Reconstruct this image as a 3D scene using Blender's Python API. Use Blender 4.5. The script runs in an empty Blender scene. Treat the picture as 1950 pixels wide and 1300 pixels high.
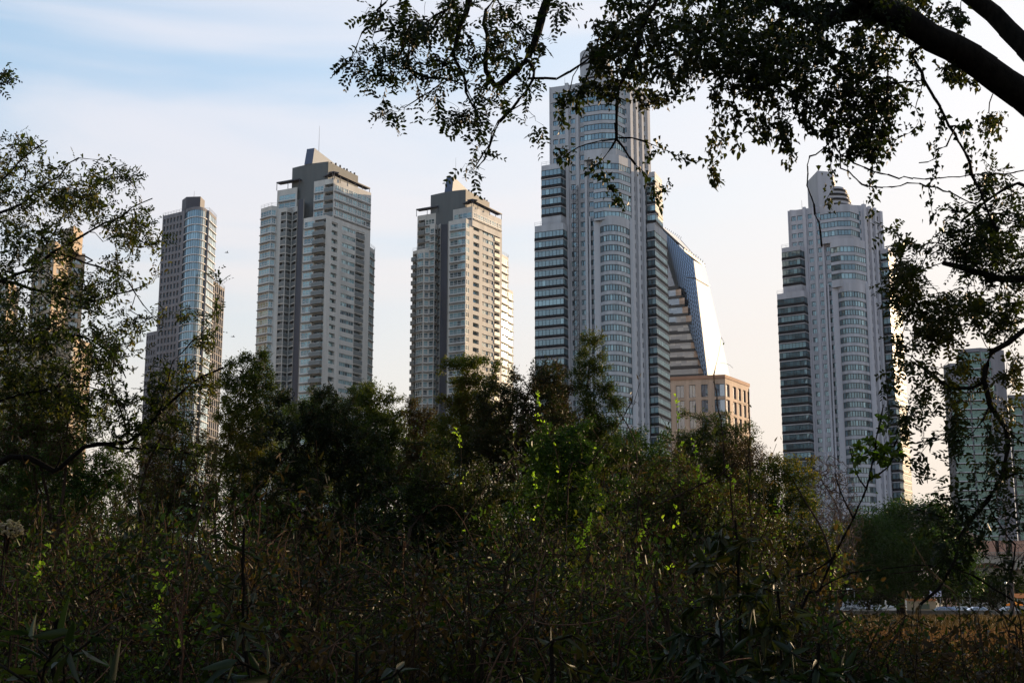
import bpy, math, random
import numpy as np
from mathutils import Vector
R = math.radians
scene = bpy.context.scene
COL = scene.collection

# ------------------------------------------------------------------ camera
F = 2500.0; W0, H0 = 1950.0, 1300.0
CAMH = 3.0
PITCH = math.atan(490 / F)
cp, sp = math.cos(PITCH), math.sin(PITCH)
cd = bpy.data.cameras.new('camera'); cam = bpy.data.objects.new('camera', cd); COL.objects.link(cam)
cd.sensor_width = 36.0; cd.lens = 36.0 * F / W0
cd.clip_start = 0.1; cd.clip_end = 20000
cam.location = (0, 0, CAMH); cam.rotation_euler = (R(90) + PITCH, 0, 0)
scene.camera = cam
def ray(x, y):
    a = (x - W0 / 2) / F; t = (H0 / 2 - y) / F
    return (a, cp - t * sp, sp + t * cp)
def P(x, y, Y):
    d = ray(x, y); s = Y / d[1]
    return np.array((d[0] * s, Y, CAMH + d[2] * s))
def XY(x, Y, yref=600):
    p = P(x, yref, Y); return (p[0], p[1])

# ------------------------------------------------------------------ sky and sun
SUN_AZ, SUN_EL = 49.0, 11.5
world = bpy.data.worlds.new('World'); scene.world = world; world.use_nodes = True
nt = world.node_tree; nt.nodes.clear()
def N(t, typ, **kw):
    n = t.nodes.new(typ)
    for k, v in kw.items(): setattr(n, k, v)
    return n
out = N(nt, 'ShaderNodeOutputWorld'); bg = N(nt, 'ShaderNodeBackground')
sky = N(nt, 'ShaderNodeTexSky', sky_type='NISHITA', sun_disc=False, sun_elevation=R(SUN_EL), sun_rotation=R(SUN_AZ),
        altitude=0, air_density=1.0, dust_density=1.6, ozone_density=1.0)
tc = N(nt, 'ShaderNodeTexCoord')
# thin diagonal streaks of high cloud
sx = N(nt, 'ShaderNodeSeparateXYZ'); nt.links.new(tc.outputs['Generated'], sx.inputs[0])
mp = N(nt, 'ShaderNodeMapping'); mp.inputs['Rotation'].default_value = (0, R(30), 0); mp.inputs['Scale'].default_value = (1.2, 1.5, 6.5); mp.inputs['Location'].default_value = (.3, .2, .43)
ns = N(nt, 'ShaderNodeTexNoise'); ns.inputs['Scale'].default_value = 1.5; ns.inputs['Detail'].default_value = 6; ns.inputs['Roughness'].default_value = 0.5; ns.inputs['Distortion'].default_value = 0.5
rp = N(nt, 'ShaderNodeMapRange', interpolation_type='SMOOTHSTEP'); rp.inputs['From Min'].default_value = 0.5; rp.inputs['From Max'].default_value = 0.72; rp.inputs['To Max'].default_value = 0.62
nt.links.new(tc.outputs['Generated'], mp.inputs['Vector']); nt.links.new(mp.outputs[0], ns.inputs['Vector'])
nt.links.new(ns.outputs[0], rp.inputs['Value'])
# an even thin veil over the dome, thicker and pinker towards the horizon
vl = N(nt, 'ShaderNodeMix', data_type='RGBA'); vl.inputs['Factor'].default_value = 0.45; vl.inputs['B'].default_value = (2.5, 3.5, 4.6, 1)
nt.links.new(sky.outputs[0], vl.inputs['A'])
mx = N(nt, 'ShaderNodeMix', data_type='RGBA'); mx.inputs['B'].default_value = (4.0, 3.8, 3.95, 1)
nt.links.new(rp.outputs[0], mx.inputs['Factor']); nt.links.new(vl.outputs['Result'], mx.inputs['A'])
hz = N(nt, 'ShaderNodeMapRange', interpolation_type='SMOOTHSTEP'); hz.inputs['From Min'].default_value = 0.0; hz.inputs['From Max'].default_value = 0.42; hz.inputs['To Min'].default_value = 0.9; hz.inputs['To Max'].default_value = 0.0
nt.links.new(sx.outputs['Z'], hz.inputs['Value'])
wm = N(nt, 'ShaderNodeMix', data_type='RGBA')
hm = N(nt, 'ShaderNodeMix', data_type='RGBA'); hm.inputs['B'].default_value = (3.85, 3.3, 2.8, 1)
nt.links.new(hz.outputs[0], hm.inputs['Factor']); nt.links.new(mx.outputs['Result'], wm.inputs['A']); nt.links.new(wm.outputs['Result'], hm.inputs['A'])
dt = N(nt, 'ShaderNodeVectorMath', operation='DOT_PRODUCT'); dt.inputs[1].default_value = (math.sin(R(SUN_AZ)), math.cos(R(SUN_AZ)), 0.05); nt.links.new(tc.outputs['Generated'], dt.inputs[0])
sg = N(nt, 'ShaderNodeMapRange', interpolation_type='SMOOTHSTEP'); sg.inputs['From Min'].default_value = 0.42; sg.inputs['From Max'].default_value = 0.92; sg.inputs['To Max'].default_value = 0.75; nt.links.new(dt.outputs['Value'], sg.inputs['Value'])
wm.inputs['B'].default_value = (4.2, 3.98, 3.92, 1)       # bright thin cloud on the sun's side
nt.links.new(sg.outputs[0], wm.inputs['Factor'])
nt.links.new(hm.outputs['Result'], bg.inputs['Color']); bg.inputs['Strength'].default_value = 0.15
nt.links.new(bg.outputs[0], out.inputs[0])
sl = bpy.data.lights.new('sun', 'SUN'); sun = bpy.data.objects.new('sun', sl); COL.objects.link(sun)
sl.energy = 5.0; sl.angle = R(0.6); sl.color = (1.0, 0.72, 0.44)
sd = Vector((math.sin(R(SUN_AZ)) * math.cos(R(SUN_EL)), math.cos(R(SUN_AZ)) * math.cos(R(SUN_EL)), math.sin(R(SUN_EL))))
sun.rotation_euler = sd.to_track_quat('Z', 'Y').to_euler()
vs = scene.view_settings; vs.view_transform = 'Standard'; vs.look = 'None'; vs.gamma = 1; vs.exposure = 0.7
scene.cycles.max_bounces = 6; scene.cycles.transparent_max_bounces = 8

# ------------------------------------------------------------------ materials
def mat(name):
    m = bpy.data.materials.new(name); m.use_nodes = True; t = m.node_tree
    b = t.nodes['Principled BSDF']; o = t.nodes['Material Output']
    return m, t, b, o
def L(t, a, b): t.links.new(a, b)
def wall_mat(name, col, rough=0.8, var=0.12, streak=True, spec=0.3, scale=0.35):
    m, t, b, o = mat(name)
    g = N(t, 'ShaderNodeNewGeometry'); mp = N(t, 'ShaderNodeMapping'); mp.inputs['Scale'].default_value = (1, 1, 0.12 if streak else 1)
    n = N(t, 'ShaderNodeTexNoise'); n.inputs['Scale'].default_value = scale; n.inputs['Detail'].default_value = 8; n.inputs['Roughness'].default_value = 0.6
    L(t, g.outputs['Position'], mp.inputs['Vector']); L(t, mp.outputs[0], n.inputs['Vector'])
    r = N(t, 'ShaderNodeMapRange'); r.inputs['From Min'].default_value = 0.3; r.inputs['From Max'].default_value = 0.7
    r.inputs['To Min'].default_value = 1 - var; r.inputs['To Max'].default_value = 1 + var
    L(t, n.outputs[0], r.inputs['Value'])
    a = N(t, 'ShaderNodeAttribute', attribute_name='rnd'); r2 = N(t, 'ShaderNodeMapRange'); r2.inputs['To Min'].default_value = 1 - var * .5; r2.inputs['To Max'].default_value = 1 + var * .5
    L(t, a.outputs['Fac'], r2.inputs['Value'])
    mu = N(t, 'ShaderNodeMath', operation='MULTIPLY'); L(t, r.outputs[0], mu.inputs[0]); L(t, r2.outputs[0], mu.inputs[1])
    v = N(t, 'ShaderNodeVectorMath', operation='SCALE'); v.inputs[0].default_value = col; L(t, mu.outputs[0], v.inputs['Scale'])
    L(t, v.outputs[0], b.inputs['Base Color']); b.inputs['Roughness'].default_value = rough; b.inputs['Specular IOR Level'].default_value = spec
    return m
def glass_mat(name, dark, light, refl=(0.85, 0.95, 1.0), ior=1.75, base=0.12, thr=0.72):
    """coated curtain-wall glass: room or blind behind, sky mirrored in front"""
    m, t, b, o = mat(name)
    a = N(t, 'ShaderNodeAttribute', attribute_name='rnd')
    cr = N(t, 'ShaderNodeValToRGB'); e = cr.color_ramp.elements
    e[0].position = 0.0; e[0].color = (*dark, 1); e[1].position = thr; e[1].color = (*[d * .65 + l * .35 for d, l in zip(dark, light)], 1)
    x = cr.color_ramp.elements.new(min(.99, thr + 0.14)); x.color = (*light, 1)
    L(t, a.outputs['Fac'], cr.inputs[0]); L(t, cr.outputs[0], b.inputs['Base Color']); b.inputs['Roughness'].default_value = 0.6
    gl = N(t, 'ShaderNodeBsdfGlossy'); gl.inputs['Color'].default_value = (*refl, 1); gl.inputs['Roughness'].default_value = 0.035
    fr = N(t, 'ShaderNodeFresnel'); fr.inputs['IOR'].default_value = ior
    ad = N(t, 'ShaderNodeMath', operation='ADD', use_clamp=True); ad.inputs[1].default_value = base; L(t, fr.outputs[0], ad.inputs[0])
    ms = N(t, 'ShaderNodeMixShader'); L(t, ad.outputs[0], ms.inputs[0]); L(t, b.outputs[0], ms.inputs[1]); L(t, gl.outputs[0], ms.inputs[2])
    L(t, ms.outputs[0], o.inputs['Surface'])
    return m
def plain(name, col, rough=0.6, metal=0.0, spec=0.4):
    m, t, b, o = mat(name)
    g = N(t, 'ShaderNodeNewGeometry'); n = N(t, 'ShaderNodeTexNoise'); n.inputs['Scale'].default_value = 3; n.inputs['Detail'].default_value = 4
    L(t, g.outputs['Position'], n.inputs['Vector'])
    r = N(t, 'ShaderNodeMapRange'); r.inputs['To Min'].default_value = 0.85; r.inputs['To Max'].default_value = 1.15; L(t, n.outputs[0], r.inputs['Value'])
    v = N(t, 'ShaderNodeVectorMath', operation='SCALE'); v.inputs[0].default_value = col; L(t, r.outputs[0], v.inputs['Scale']); L(t, v.outputs[0], b.inputs['Base Color'])
    b.inputs['Roughness'].default_value = rough; b.inputs['Metallic'].default_value = metal; b.inputs['Specular IOR Level'].default_value = spec
    return m
def leaf_mat(name, cols, rough=0.5, trans=0.4, spec=0.13, tcol=1.6):
    m, t, b, o = mat(name)
    a = N(t, 'ShaderNodeAttribute', attribute_name='rnd')
    cr = N(t, 'ShaderNodeValToRGB'); e = cr.color_ramp.elements
    e[0].color = (*cols[0], 1); e[1].color = (*cols[-1], 1)
    for i, c in enumerate(cols[1:-1]):
        x = e.new((i + 1) / (len(cols) - 1)); x.color = (*c, 1)
    L(t, a.outputs['Fac'], cr.inputs[0]); L(t, cr.outputs[0], b.inputs['Base Color'])
    b.inputs['Roughness'].default_value = rough; b.inputs['Specular IOR Level'].default_value = spec
    tr = N(t, 'ShaderNodeBsdfTranslucent'); v = N(t, 'ShaderNodeVectorMath', operation='MULTIPLY'); v.inputs[1].default_value = (tcol * 1.1, tcol * 1.25, tcol * .5)
    L(t, cr.outputs[0], v.inputs[0]); L(t, v.outputs[0], tr.inputs['Color'])
    ms = N(t, 'ShaderNodeMixShader'); ms.inputs[0].default_value = trans
    L(t, b.outputs[0], ms.inputs[1]); L(t, tr.outputs[0], ms.inputs[2]); L(t, ms.outputs[0], o.inputs['Surface'])
    return m
def bark_mat(name, c1, c2, sc=18):
    m, t, b, o = mat(name)
    g = N(t, 'ShaderNodeNewGeometry'); mp = N(t, 'ShaderNodeMapping'); mp.inputs['Scale'].default_value = (1, 1, .35)
    n = N(t, 'ShaderNodeTexNoise'); n.inputs['Scale'].default_value = sc; n.inputs['Detail'].default_value = 8; n.inputs['Roughness'].default_value = 0.7
    L(t, g.outputs['Position'], mp.inputs[0]); L(t, mp.outputs[0], n.inputs['Vector'])
    cr = N(t, 'ShaderNodeValToRGB'); cr.color_ramp.elements[0].position = .35; cr.color_ramp.elements[1].position = .7
    cr.color_ramp.elements[0].color = (*c1, 1); cr.color_ramp.elements[1].color = (*c2, 1)
    L(t, n.outputs[0], cr.inputs[0]); L(t, cr.outputs[0], b.inputs['Base Color'])
    bu = N(t, 'ShaderNodeBump'); bu.inputs['Strength'].default_value = 0.8; bu.inputs['Distance'].default_value = 0.03; L(t, n.outputs[0], bu.inputs['Height']); L(t, bu.outputs[0], b.inputs['Normal'])
    b.inputs['Roughness'].default_value = 0.9; b.inputs['Specular IOR Level'].default_value = 0.05
    return m

# ------------------------------------------------------------------ object helpers
def tag(o, label=None, cat=None, group=None, kind=None, category=None):
    cat = cat or category
    if label: o['label'] = label
    if cat: o['category'] = cat
    if group: o['group'] = group
    if kind: o['kind'] = kind
    return o
def empty(name, loc, label=None, cat=None, group=None):
    o = bpy.data.objects.new(name, None); COL.objects.link(o); o.location = loc; o.empty_display_size = .5
    return tag(o, label, cat, group)
class MB:
    def __init__(s): s.v = []; s.f = []; s.m = []; s.r = []
    def face(s, pts, mi=0, rnd=0.5):
        k = len(s.v); s.v.extend([tuple(p) for p in pts]); s.f.append(tuple(range(k, k + len(pts)))); s.m.append(mi); s.r.append(rnd)
    def hexa(s, b, t, mi=0, rnd=0.5):
        """b, t: four bottom and four top points, counter-clockwise from above"""
        k = len(s.v); s.v.extend([tuple(p) for p in list(b) + list(t)])
        for f in ((3, 2, 1, 0), (4, 5, 6, 7), (0, 1, 5, 4), (1, 2, 6, 5), (2, 3, 7, 6), (3, 0, 4, 7)):
            s.f.append(tuple(k + i for i in f)); s.m.append(mi); s.r.append(rnd)
    def box(s, x0, x1, y0, y1, z0, z1, mi=0, rnd=.5):
        s.hexa([(x0, y0, z0), (x1, y0, z0), (x1, y1, z0), (x0, y1, z0)], [(x0, y0, z1), (x1, y0, z1), (x1, y1, z1), (x0, y1, z1)], mi, rnd)
    def bar(s, a, b, w, mi=0, w2=None, k=4, rnd=.5):
        a = Vector(a); b = Vector(b); d = (b - a)
        if d.length < 1e-6: return
        d.normalize(); u = d.cross(Vector((0, 0, 1)));
        if u.length < .05: u = d.cross(Vector((1, 0, 0)))
        u.normalize(); v = d.cross(u); w2 = w if w2 is None else w2; n0 = len(s.v)
        for c, rr in ((a, w), (b, w2)):
            for i in range(k):
                an = 2 * math.pi * (i + .5) / k; s.v.append(tuple(c + u * math.cos(an) * rr + v * math.sin(an) * rr))
        for i in range(k):
            j = (i + 1) % k; s.f.append((n0 + i, n0 + j, n0 + k + j, n0 + k + i)); s.m.append(mi); s.r.append(rnd)
        s.f.append(tuple(n0 + i for i in range(k))[::-1]); s.m.append(mi); s.r.append(rnd)
        s.f.append(tuple(n0 + k + i for i in range(k))); s.m.append(mi); s.r.append(rnd)
    def lathe(s, cx, cy, prof, k=24, mi=0, a0=0, a1=2 * math.pi):
        n0 = len(s.v)
        for r, z in prof:
            for i in range(k):
                an = a0 + (a1 - a0) * i / k; s.v.append((cx + r * math.cos(an), cy + r * math.sin(an), z))
        for j in range(len(prof) - 1):
            for i in range(k):
                i2 = (i + 1) % k; s.f.append((n0 + j * k + i, n0 + j * k + i2, n0 + (j + 1) * k + i2, n0 + (j + 1) * k + i)); s.m.append(mi); s.r.append(.5)
    def build(s, name, mats, parent=None, smooth=False, **kw):
        me = bpy.data.meshes.new(name); me.from_pydata(s.v, [], s.f)
        ms = mats if isinstance(mats, (list, tuple)) else [mats]
        for m in ms: me.materials.append(m)
        me.polygons.foreach_set('material_index', s.m)
        at = me.attributes.new('rnd', 'FLOAT', 'FACE'); at.data.foreach_set('value', s.r)
        if smooth: me.polygons.foreach_set('use_smooth', [True] * len(s.f))
        me.update()
        o = bpy.data.objects.new(name, me); COL.objects.link(o)
        if parent: o.parent = parent
        return tag(o, **kw)
def np_mesh(name, V, F4, rnd, mats, parent=None, midx=None, smooth=False):
    """V (n,3), F4 (m,4) quads"""
    me = bpy.data.meshes.new(name); V = np.ascontiguousarray(V, dtype=np.float32); F4 = np.ascontiguousarray(F4, dtype=np.int32)
    me.vertices.add(len(V)); me.vertices.foreach_set('co', V.ravel())
    me.loops.add(F4.size); me.loops.foreach_set('vertex_index', F4.ravel())
    me.polygons.add(len(F4)); me.polygons.foreach_set('loop_start', np.arange(0, F4.size, 4, dtype=np.int32))
    for m in (mats if isinstance(mats, (list, tuple)) else [mats]): me.materials.append(m)
    if midx is not None: me.polygons.foreach_set('material_index', np.ascontiguousarray(midx, dtype=np.int32))
    if smooth: me.polygons.foreach_set('use_smooth', np.ones(len(F4), dtype=bool))
    at = me.attributes.new('rnd', 'FLOAT', 'FACE'); at.data.foreach_set('value', np.ascontiguousarray(rnd, dtype=np.float32))
    me.update(calc_edges=True)
    o = bpy.data.objects.new(name, me); COL.objects.link(o)
    if parent: o.parent = parent
    return o

# ------------------------------------------------------------------ building kit
BR = random.Random(5)
# material slots shared by every tower mesh: 0 wall 1 trim 2 dark 3 glass 4 frame 5 core
class Tower:
    def __init__(s, name, label, cat, origin, mats, zvis=25):
        s.root = empty(name, (origin[0], origin[1], 0), label, cat)
        s.o = np.array((origin[0], origin[1], 0)); s.mats = mats; s.wall = MB(); s.roof = MB(); s.rec = {}; s.zvis = zvis; s.extra = {}; s.railm = 3
    def part(s, kind, key):
        return s.rec.setdefault(kind, {}).setdefault(key, [MB(), MB(), 0.0])     # body, frame, weight
    def ex(s, name, new=False): return s.extra.setdefault((name, len(s.extra) if new else 0), MB())
    def facade(s, A, B, z0, z1, cols=(), fh=3.1, par=1.0, key='f', low=None):
        A = np.array((A[0], A[1], 0.)); B = np.array((B[0], B[1], 0.)); d = B - A; ln = np.linalg.norm(d); u = d / ln; n = np.array((u[1], -u[0], 0.))
        def pt(t, z, off=0.0):
            p = A + u * (t * ln) + n * off; return (p[0], p[1], z)
        w = s.wall
        cur = 0.0; cols = sorted(cols, key=lambda c: c[0])
        for c in cols:
            if c[2] == 'fin': continue
            if c[0] > cur + 1e-4: w.face([pt(cur, z0), pt(c[0], z0), pt(c[0], z1), pt(cur, z1)], 0, BR.random())
            cur = max(cur, c[1])
        if cur < 1 - 1e-4: w.face([pt(cur, z0), pt(1, z0), pt(1, z1), pt(cur, z1)], 0, BR.random())
        nf = int((z1 - par - z0) / fh)
        for ci, c in enumerate(cols):
            a, b, typ = c[:3]; o = c[3] if len(c) > 3 else {}
            if typ == 'fin':
                dep = o.get('d', .5); mi = o.get('mi', 1); w.hexa([pt(a, z0, dep), pt(b, z0, dep), pt(b, z0, -.1), pt(a, z0, -.1)],
                       [pt(a, z1 + o.get('up', 0), dep), pt(b, z1 + o.get('up', 0), dep), pt(b, z1 + o.get('up', 0), -.1), pt(a, z1 + o.get('up', 0), -.1)], mi, BR.random()); continue
            if typ == 'slab':
                w.face([pt(a, z0, .02), pt(b, z0, .02), pt(b, z1, .02), pt(a, z1, .02)], o.get('mi', 2), BR.random()); continue
            sill, head = o.get('s', .3), o.get('h', .85); rc = o.get('r', .2); prev = z1; fl0, fl1 = o.get('fl', (0, 999)); mi = o.get('mi', 0)
            tk = o.get('key', key + str(ci))
            for k in range(nf):
                zb = z1 - par - (k + 1) * fh; zs, zh = zb + sill * fh, zb + head * fh
                if not (fl0 <= k < fl1): continue
                w.face([pt(a, zh), pt(b, zh), pt(b, prev), pt(a, prev)], mi, BR.random()); prev = zs
                dep = o.get('dep', 1.5) if typ == 'bal' else rc
                if dep > 0.05:
                    rm = 0 if typ != 'bal' else o.get('im', 0)
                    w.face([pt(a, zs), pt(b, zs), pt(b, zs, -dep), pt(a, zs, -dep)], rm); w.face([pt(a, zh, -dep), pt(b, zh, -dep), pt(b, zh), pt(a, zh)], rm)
                    w.face([pt(a, zs, -dep), pt(a, zh, -dep), pt(a, zh), pt(a, zs)], rm); w.face([pt(b, zs), pt(b, zh), pt(b, zh, -dep), pt(b, zs, -dep)], rm)
                wt = ln * (b - a) * (zh - zs) * (1.0 if zb > s.zvis else 0.02)
                g = s.part('window', (tk, k)); g[2] += wt
                npn = max(1, o.get('n') or int(round(ln * (b - a) / o.get('mw', 1.25)))); fw = o.get('fw', .05); blind = BR.random() < o.get('pb', .12)
                rowr = BR.choice([-.35, -.2, 0, .1, .25])
                for i in range(npn):
                    t0 = a + (b - a) * i / npn; t1 = a + (b - a) * (i + 1) / npn
                    j = [BR.uniform(-.009, .009) for _ in range(4)]
                    rr = BR.uniform(.8, 1) if (blind and BR.random() < .8) or BR.random() < o.get('pp', .06) else min(.7, max(0, BR.uniform(0, .7) + rowr))
                    if typ == 'bal': rr *= .6
                    g[0].face([pt(t0, zs, -dep + j[0]), pt(t1, zs, -dep + j[1]), pt(t1, zh, -dep + j[2]), pt(t0, zh, -dep + j[3])], 3, rr)
                fz = -dep + .03
                fm = 4
                for i in range(npn + 1):
                    t = a + (b - a) * i / npn; h = fw / ln * (.5 if 0 < i < npn else 1)
                    t0, t1 = max(a, t - h), min(b, t + h)
                    g[1].hexa([pt(t0, zs, fz + .05), pt(t1, zs, fz + .05), pt(t1, zs, fz), pt(t0, zs, fz)], [pt(t0, zh, fz + .05), pt(t1, zh, fz + .05), pt(t1, zh, fz), pt(t0, zh, fz)], fm)
                for zz0, zz1 in ((zs, zs + fw * 1.3), (zh - fw * 1.3, zh)) + (((zs + (zh - zs) * .33, zs + (zh - zs) * .33 + fw),) if o.get('tr') else ()):
                    g[1].hexa([pt(a, zz0, fz + .06), pt(b, zz0, fz + .06), pt(b, zz0, fz), pt(a, zz0, fz)], [pt(a, zz1, fz + .06), pt(b, zz1, fz + .06), pt(b, zz1, fz), pt(a, zz1, fz)], fm)
                if 'band' in o:       # dark base band under the glass
                    h0, h1, dd = o['band']; w.hexa([pt(a, zb + h0 * fh, dd), pt(b, zb + h0 * fh, dd), pt(b, zb + h0 * fh, -.05), pt(a, zb + h0 * fh, -.05)],
                                                   [pt(a, zb + h1 * fh, dd), pt(b, zb + h1 * fh, dd), pt(b, zb + h1 * fh, -.05), pt(a, zb + h1 * fh, -.05)], 2)
                if 'ledge' in o:      # projecting slab edge
                    h0, h1, dd = o['ledge']; w.hexa([pt(a, zb + h0 * fh, dd), pt(b, zb + h0 * fh, dd), pt(b, zb + h0 * fh, -.05), pt(a, zb + h0 * fh, -.05)],
                                                   [pt(a, zb + h1 * fh, dd), pt(b, zb + h1 * fh, dd), pt(b, zb + h1 * fh, -.05), pt(a, zb + h1 * fh, -.05)], 1)
                if typ == 'bal' or o.get('rail'):
                    pr = o.get('pr', .9); q = s.part('balcony', (tk, k)); q[2] += wt
                    q[0].hexa([pt(a, zb - .12, pr), pt(b, zb - .12, pr), pt(b, zb - .12, -.02), pt(a, zb - .12, -.02)], [pt(a, zb + .1, pr), pt(b, zb + .1, pr), pt(b, zb + .1, -.02), pt(a, zb + .1, -.02)], 1)
                    rh = 1.35
                    q[0].hexa([pt(a, zb + .1, pr), pt(b, zb + .1, pr), pt(b, zb + .1, pr - .05), pt(a, zb + .1, pr - .05)], [pt(a, zb + rh, pr), pt(b, zb + rh, pr), pt(b, zb + rh, pr - .05), pt(a, zb + rh, pr - .05)], s.railm if not o.get('solid') else 1, .2)
                    q[0].hexa([pt(a, zb + rh, pr + .02), pt(b, zb + rh, pr + .02), pt(b, zb + rh, pr - .07), pt(a, zb + rh, pr - .07)], [pt(a, zb + rh + .07, pr + .02), pt(b, zb + rh + .07, pr + .02), pt(b, zb + rh + .07, pr - .07), pt(a, zb + rh + .07, pr - .07)], 4)
                    if pr > .3:
                        for e in (a, b): q[0].face([pt(e, zb + .1, pr), pt(e, zb + .1, 0), pt(e, zb + rh, 0), pt(e, zb + rh, pr)], s.railm, .2)
            w.face([pt(a, z0), pt(b, z0), pt(b, prev), pt(a, prev)], mi, BR.random())
    def prism(s, pts, z0, z1, specs=None, fh=3.1, par=1.0, key='p', cap=True, rim=0.0):
        """pts counter-clockwise from above, front edges first; specs[i] = columns of edge i"""
        n = len(pts)
        for i in range(n):
            s.facade(pts[i], pts[(i + 1) % n], z0, z1, (specs or {}).get(i, ()), fh, par, key + str(i) if not isinstance((specs or {}).get(i), dict) else key)
        if cap: s.roof.face([(p[0], p[1], z1) for p in pts], 0)
        if rim:
            m = s.ex('railing', True)
            for i in range(rim if rim > 1 else n):
                a = Vector((*pts[i], z1)); b = Vector((*pts[(i + 1) % n], z1)); k = max(1, int((b - a).length / 1.6))
                for j in range(k + 1):
                    p = a.lerp(b, j / k); m.bar(p, p + Vector((0, 0, 1.1)), .05)
                for h in (.55, 1.1): m.bar(a + Vector((0, 0, h)), b + Vector((0, 0, h)), .04)
    def finish(s):
        def local(m):
            ox, oy = s.o[0], s.o[1]; m.v = [(x - ox, y - oy, z) for x, y, z in m.v]; return m
        local(s.wall).build('wall', s.mats, s.root)
        if s.roof.f: local(s.roof).build('roof', [s.mats[2]], s.root)
        for (nm, _), m in s.extra.items():
            if m.f: local(m).build(nm, s.mats, s.root)
        for kind, d in s.rec.items():
            its = sorted(d.values(), key=lambda g: -g[2]); top, rest = its[:100], its[100:]
            for g in top:
                o = local(g[0]).build(kind, s.mats, s.root)
                if g[1].f: local(g[1]).build('frame', s.mats, o)
            if rest:
                m = MB()
                for g in rest:
                    for q in g[:2]:
                        k = len(m.v); m.v += q.v; m.f += [tuple(i + k for i in f) for f in q.f]; m.m += q.m; m.r += q.r
                local(m).build(kind, s.mats, s.root, kind='stuff')
        return s.root
def zat(x, y, Y): return float(P(x, y, Y)[2])

frame_white = plain('frame_white', (.55, .56, .58), .4)
frame_dark = plain('frame_dark', (.02, .025, .03), .4)
dark_metal = plain('dark_metal', (.035, .037, .042), .5)
metal_grey = plain('metal_grey', (.3, .31, .33), .4, .3)

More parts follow.
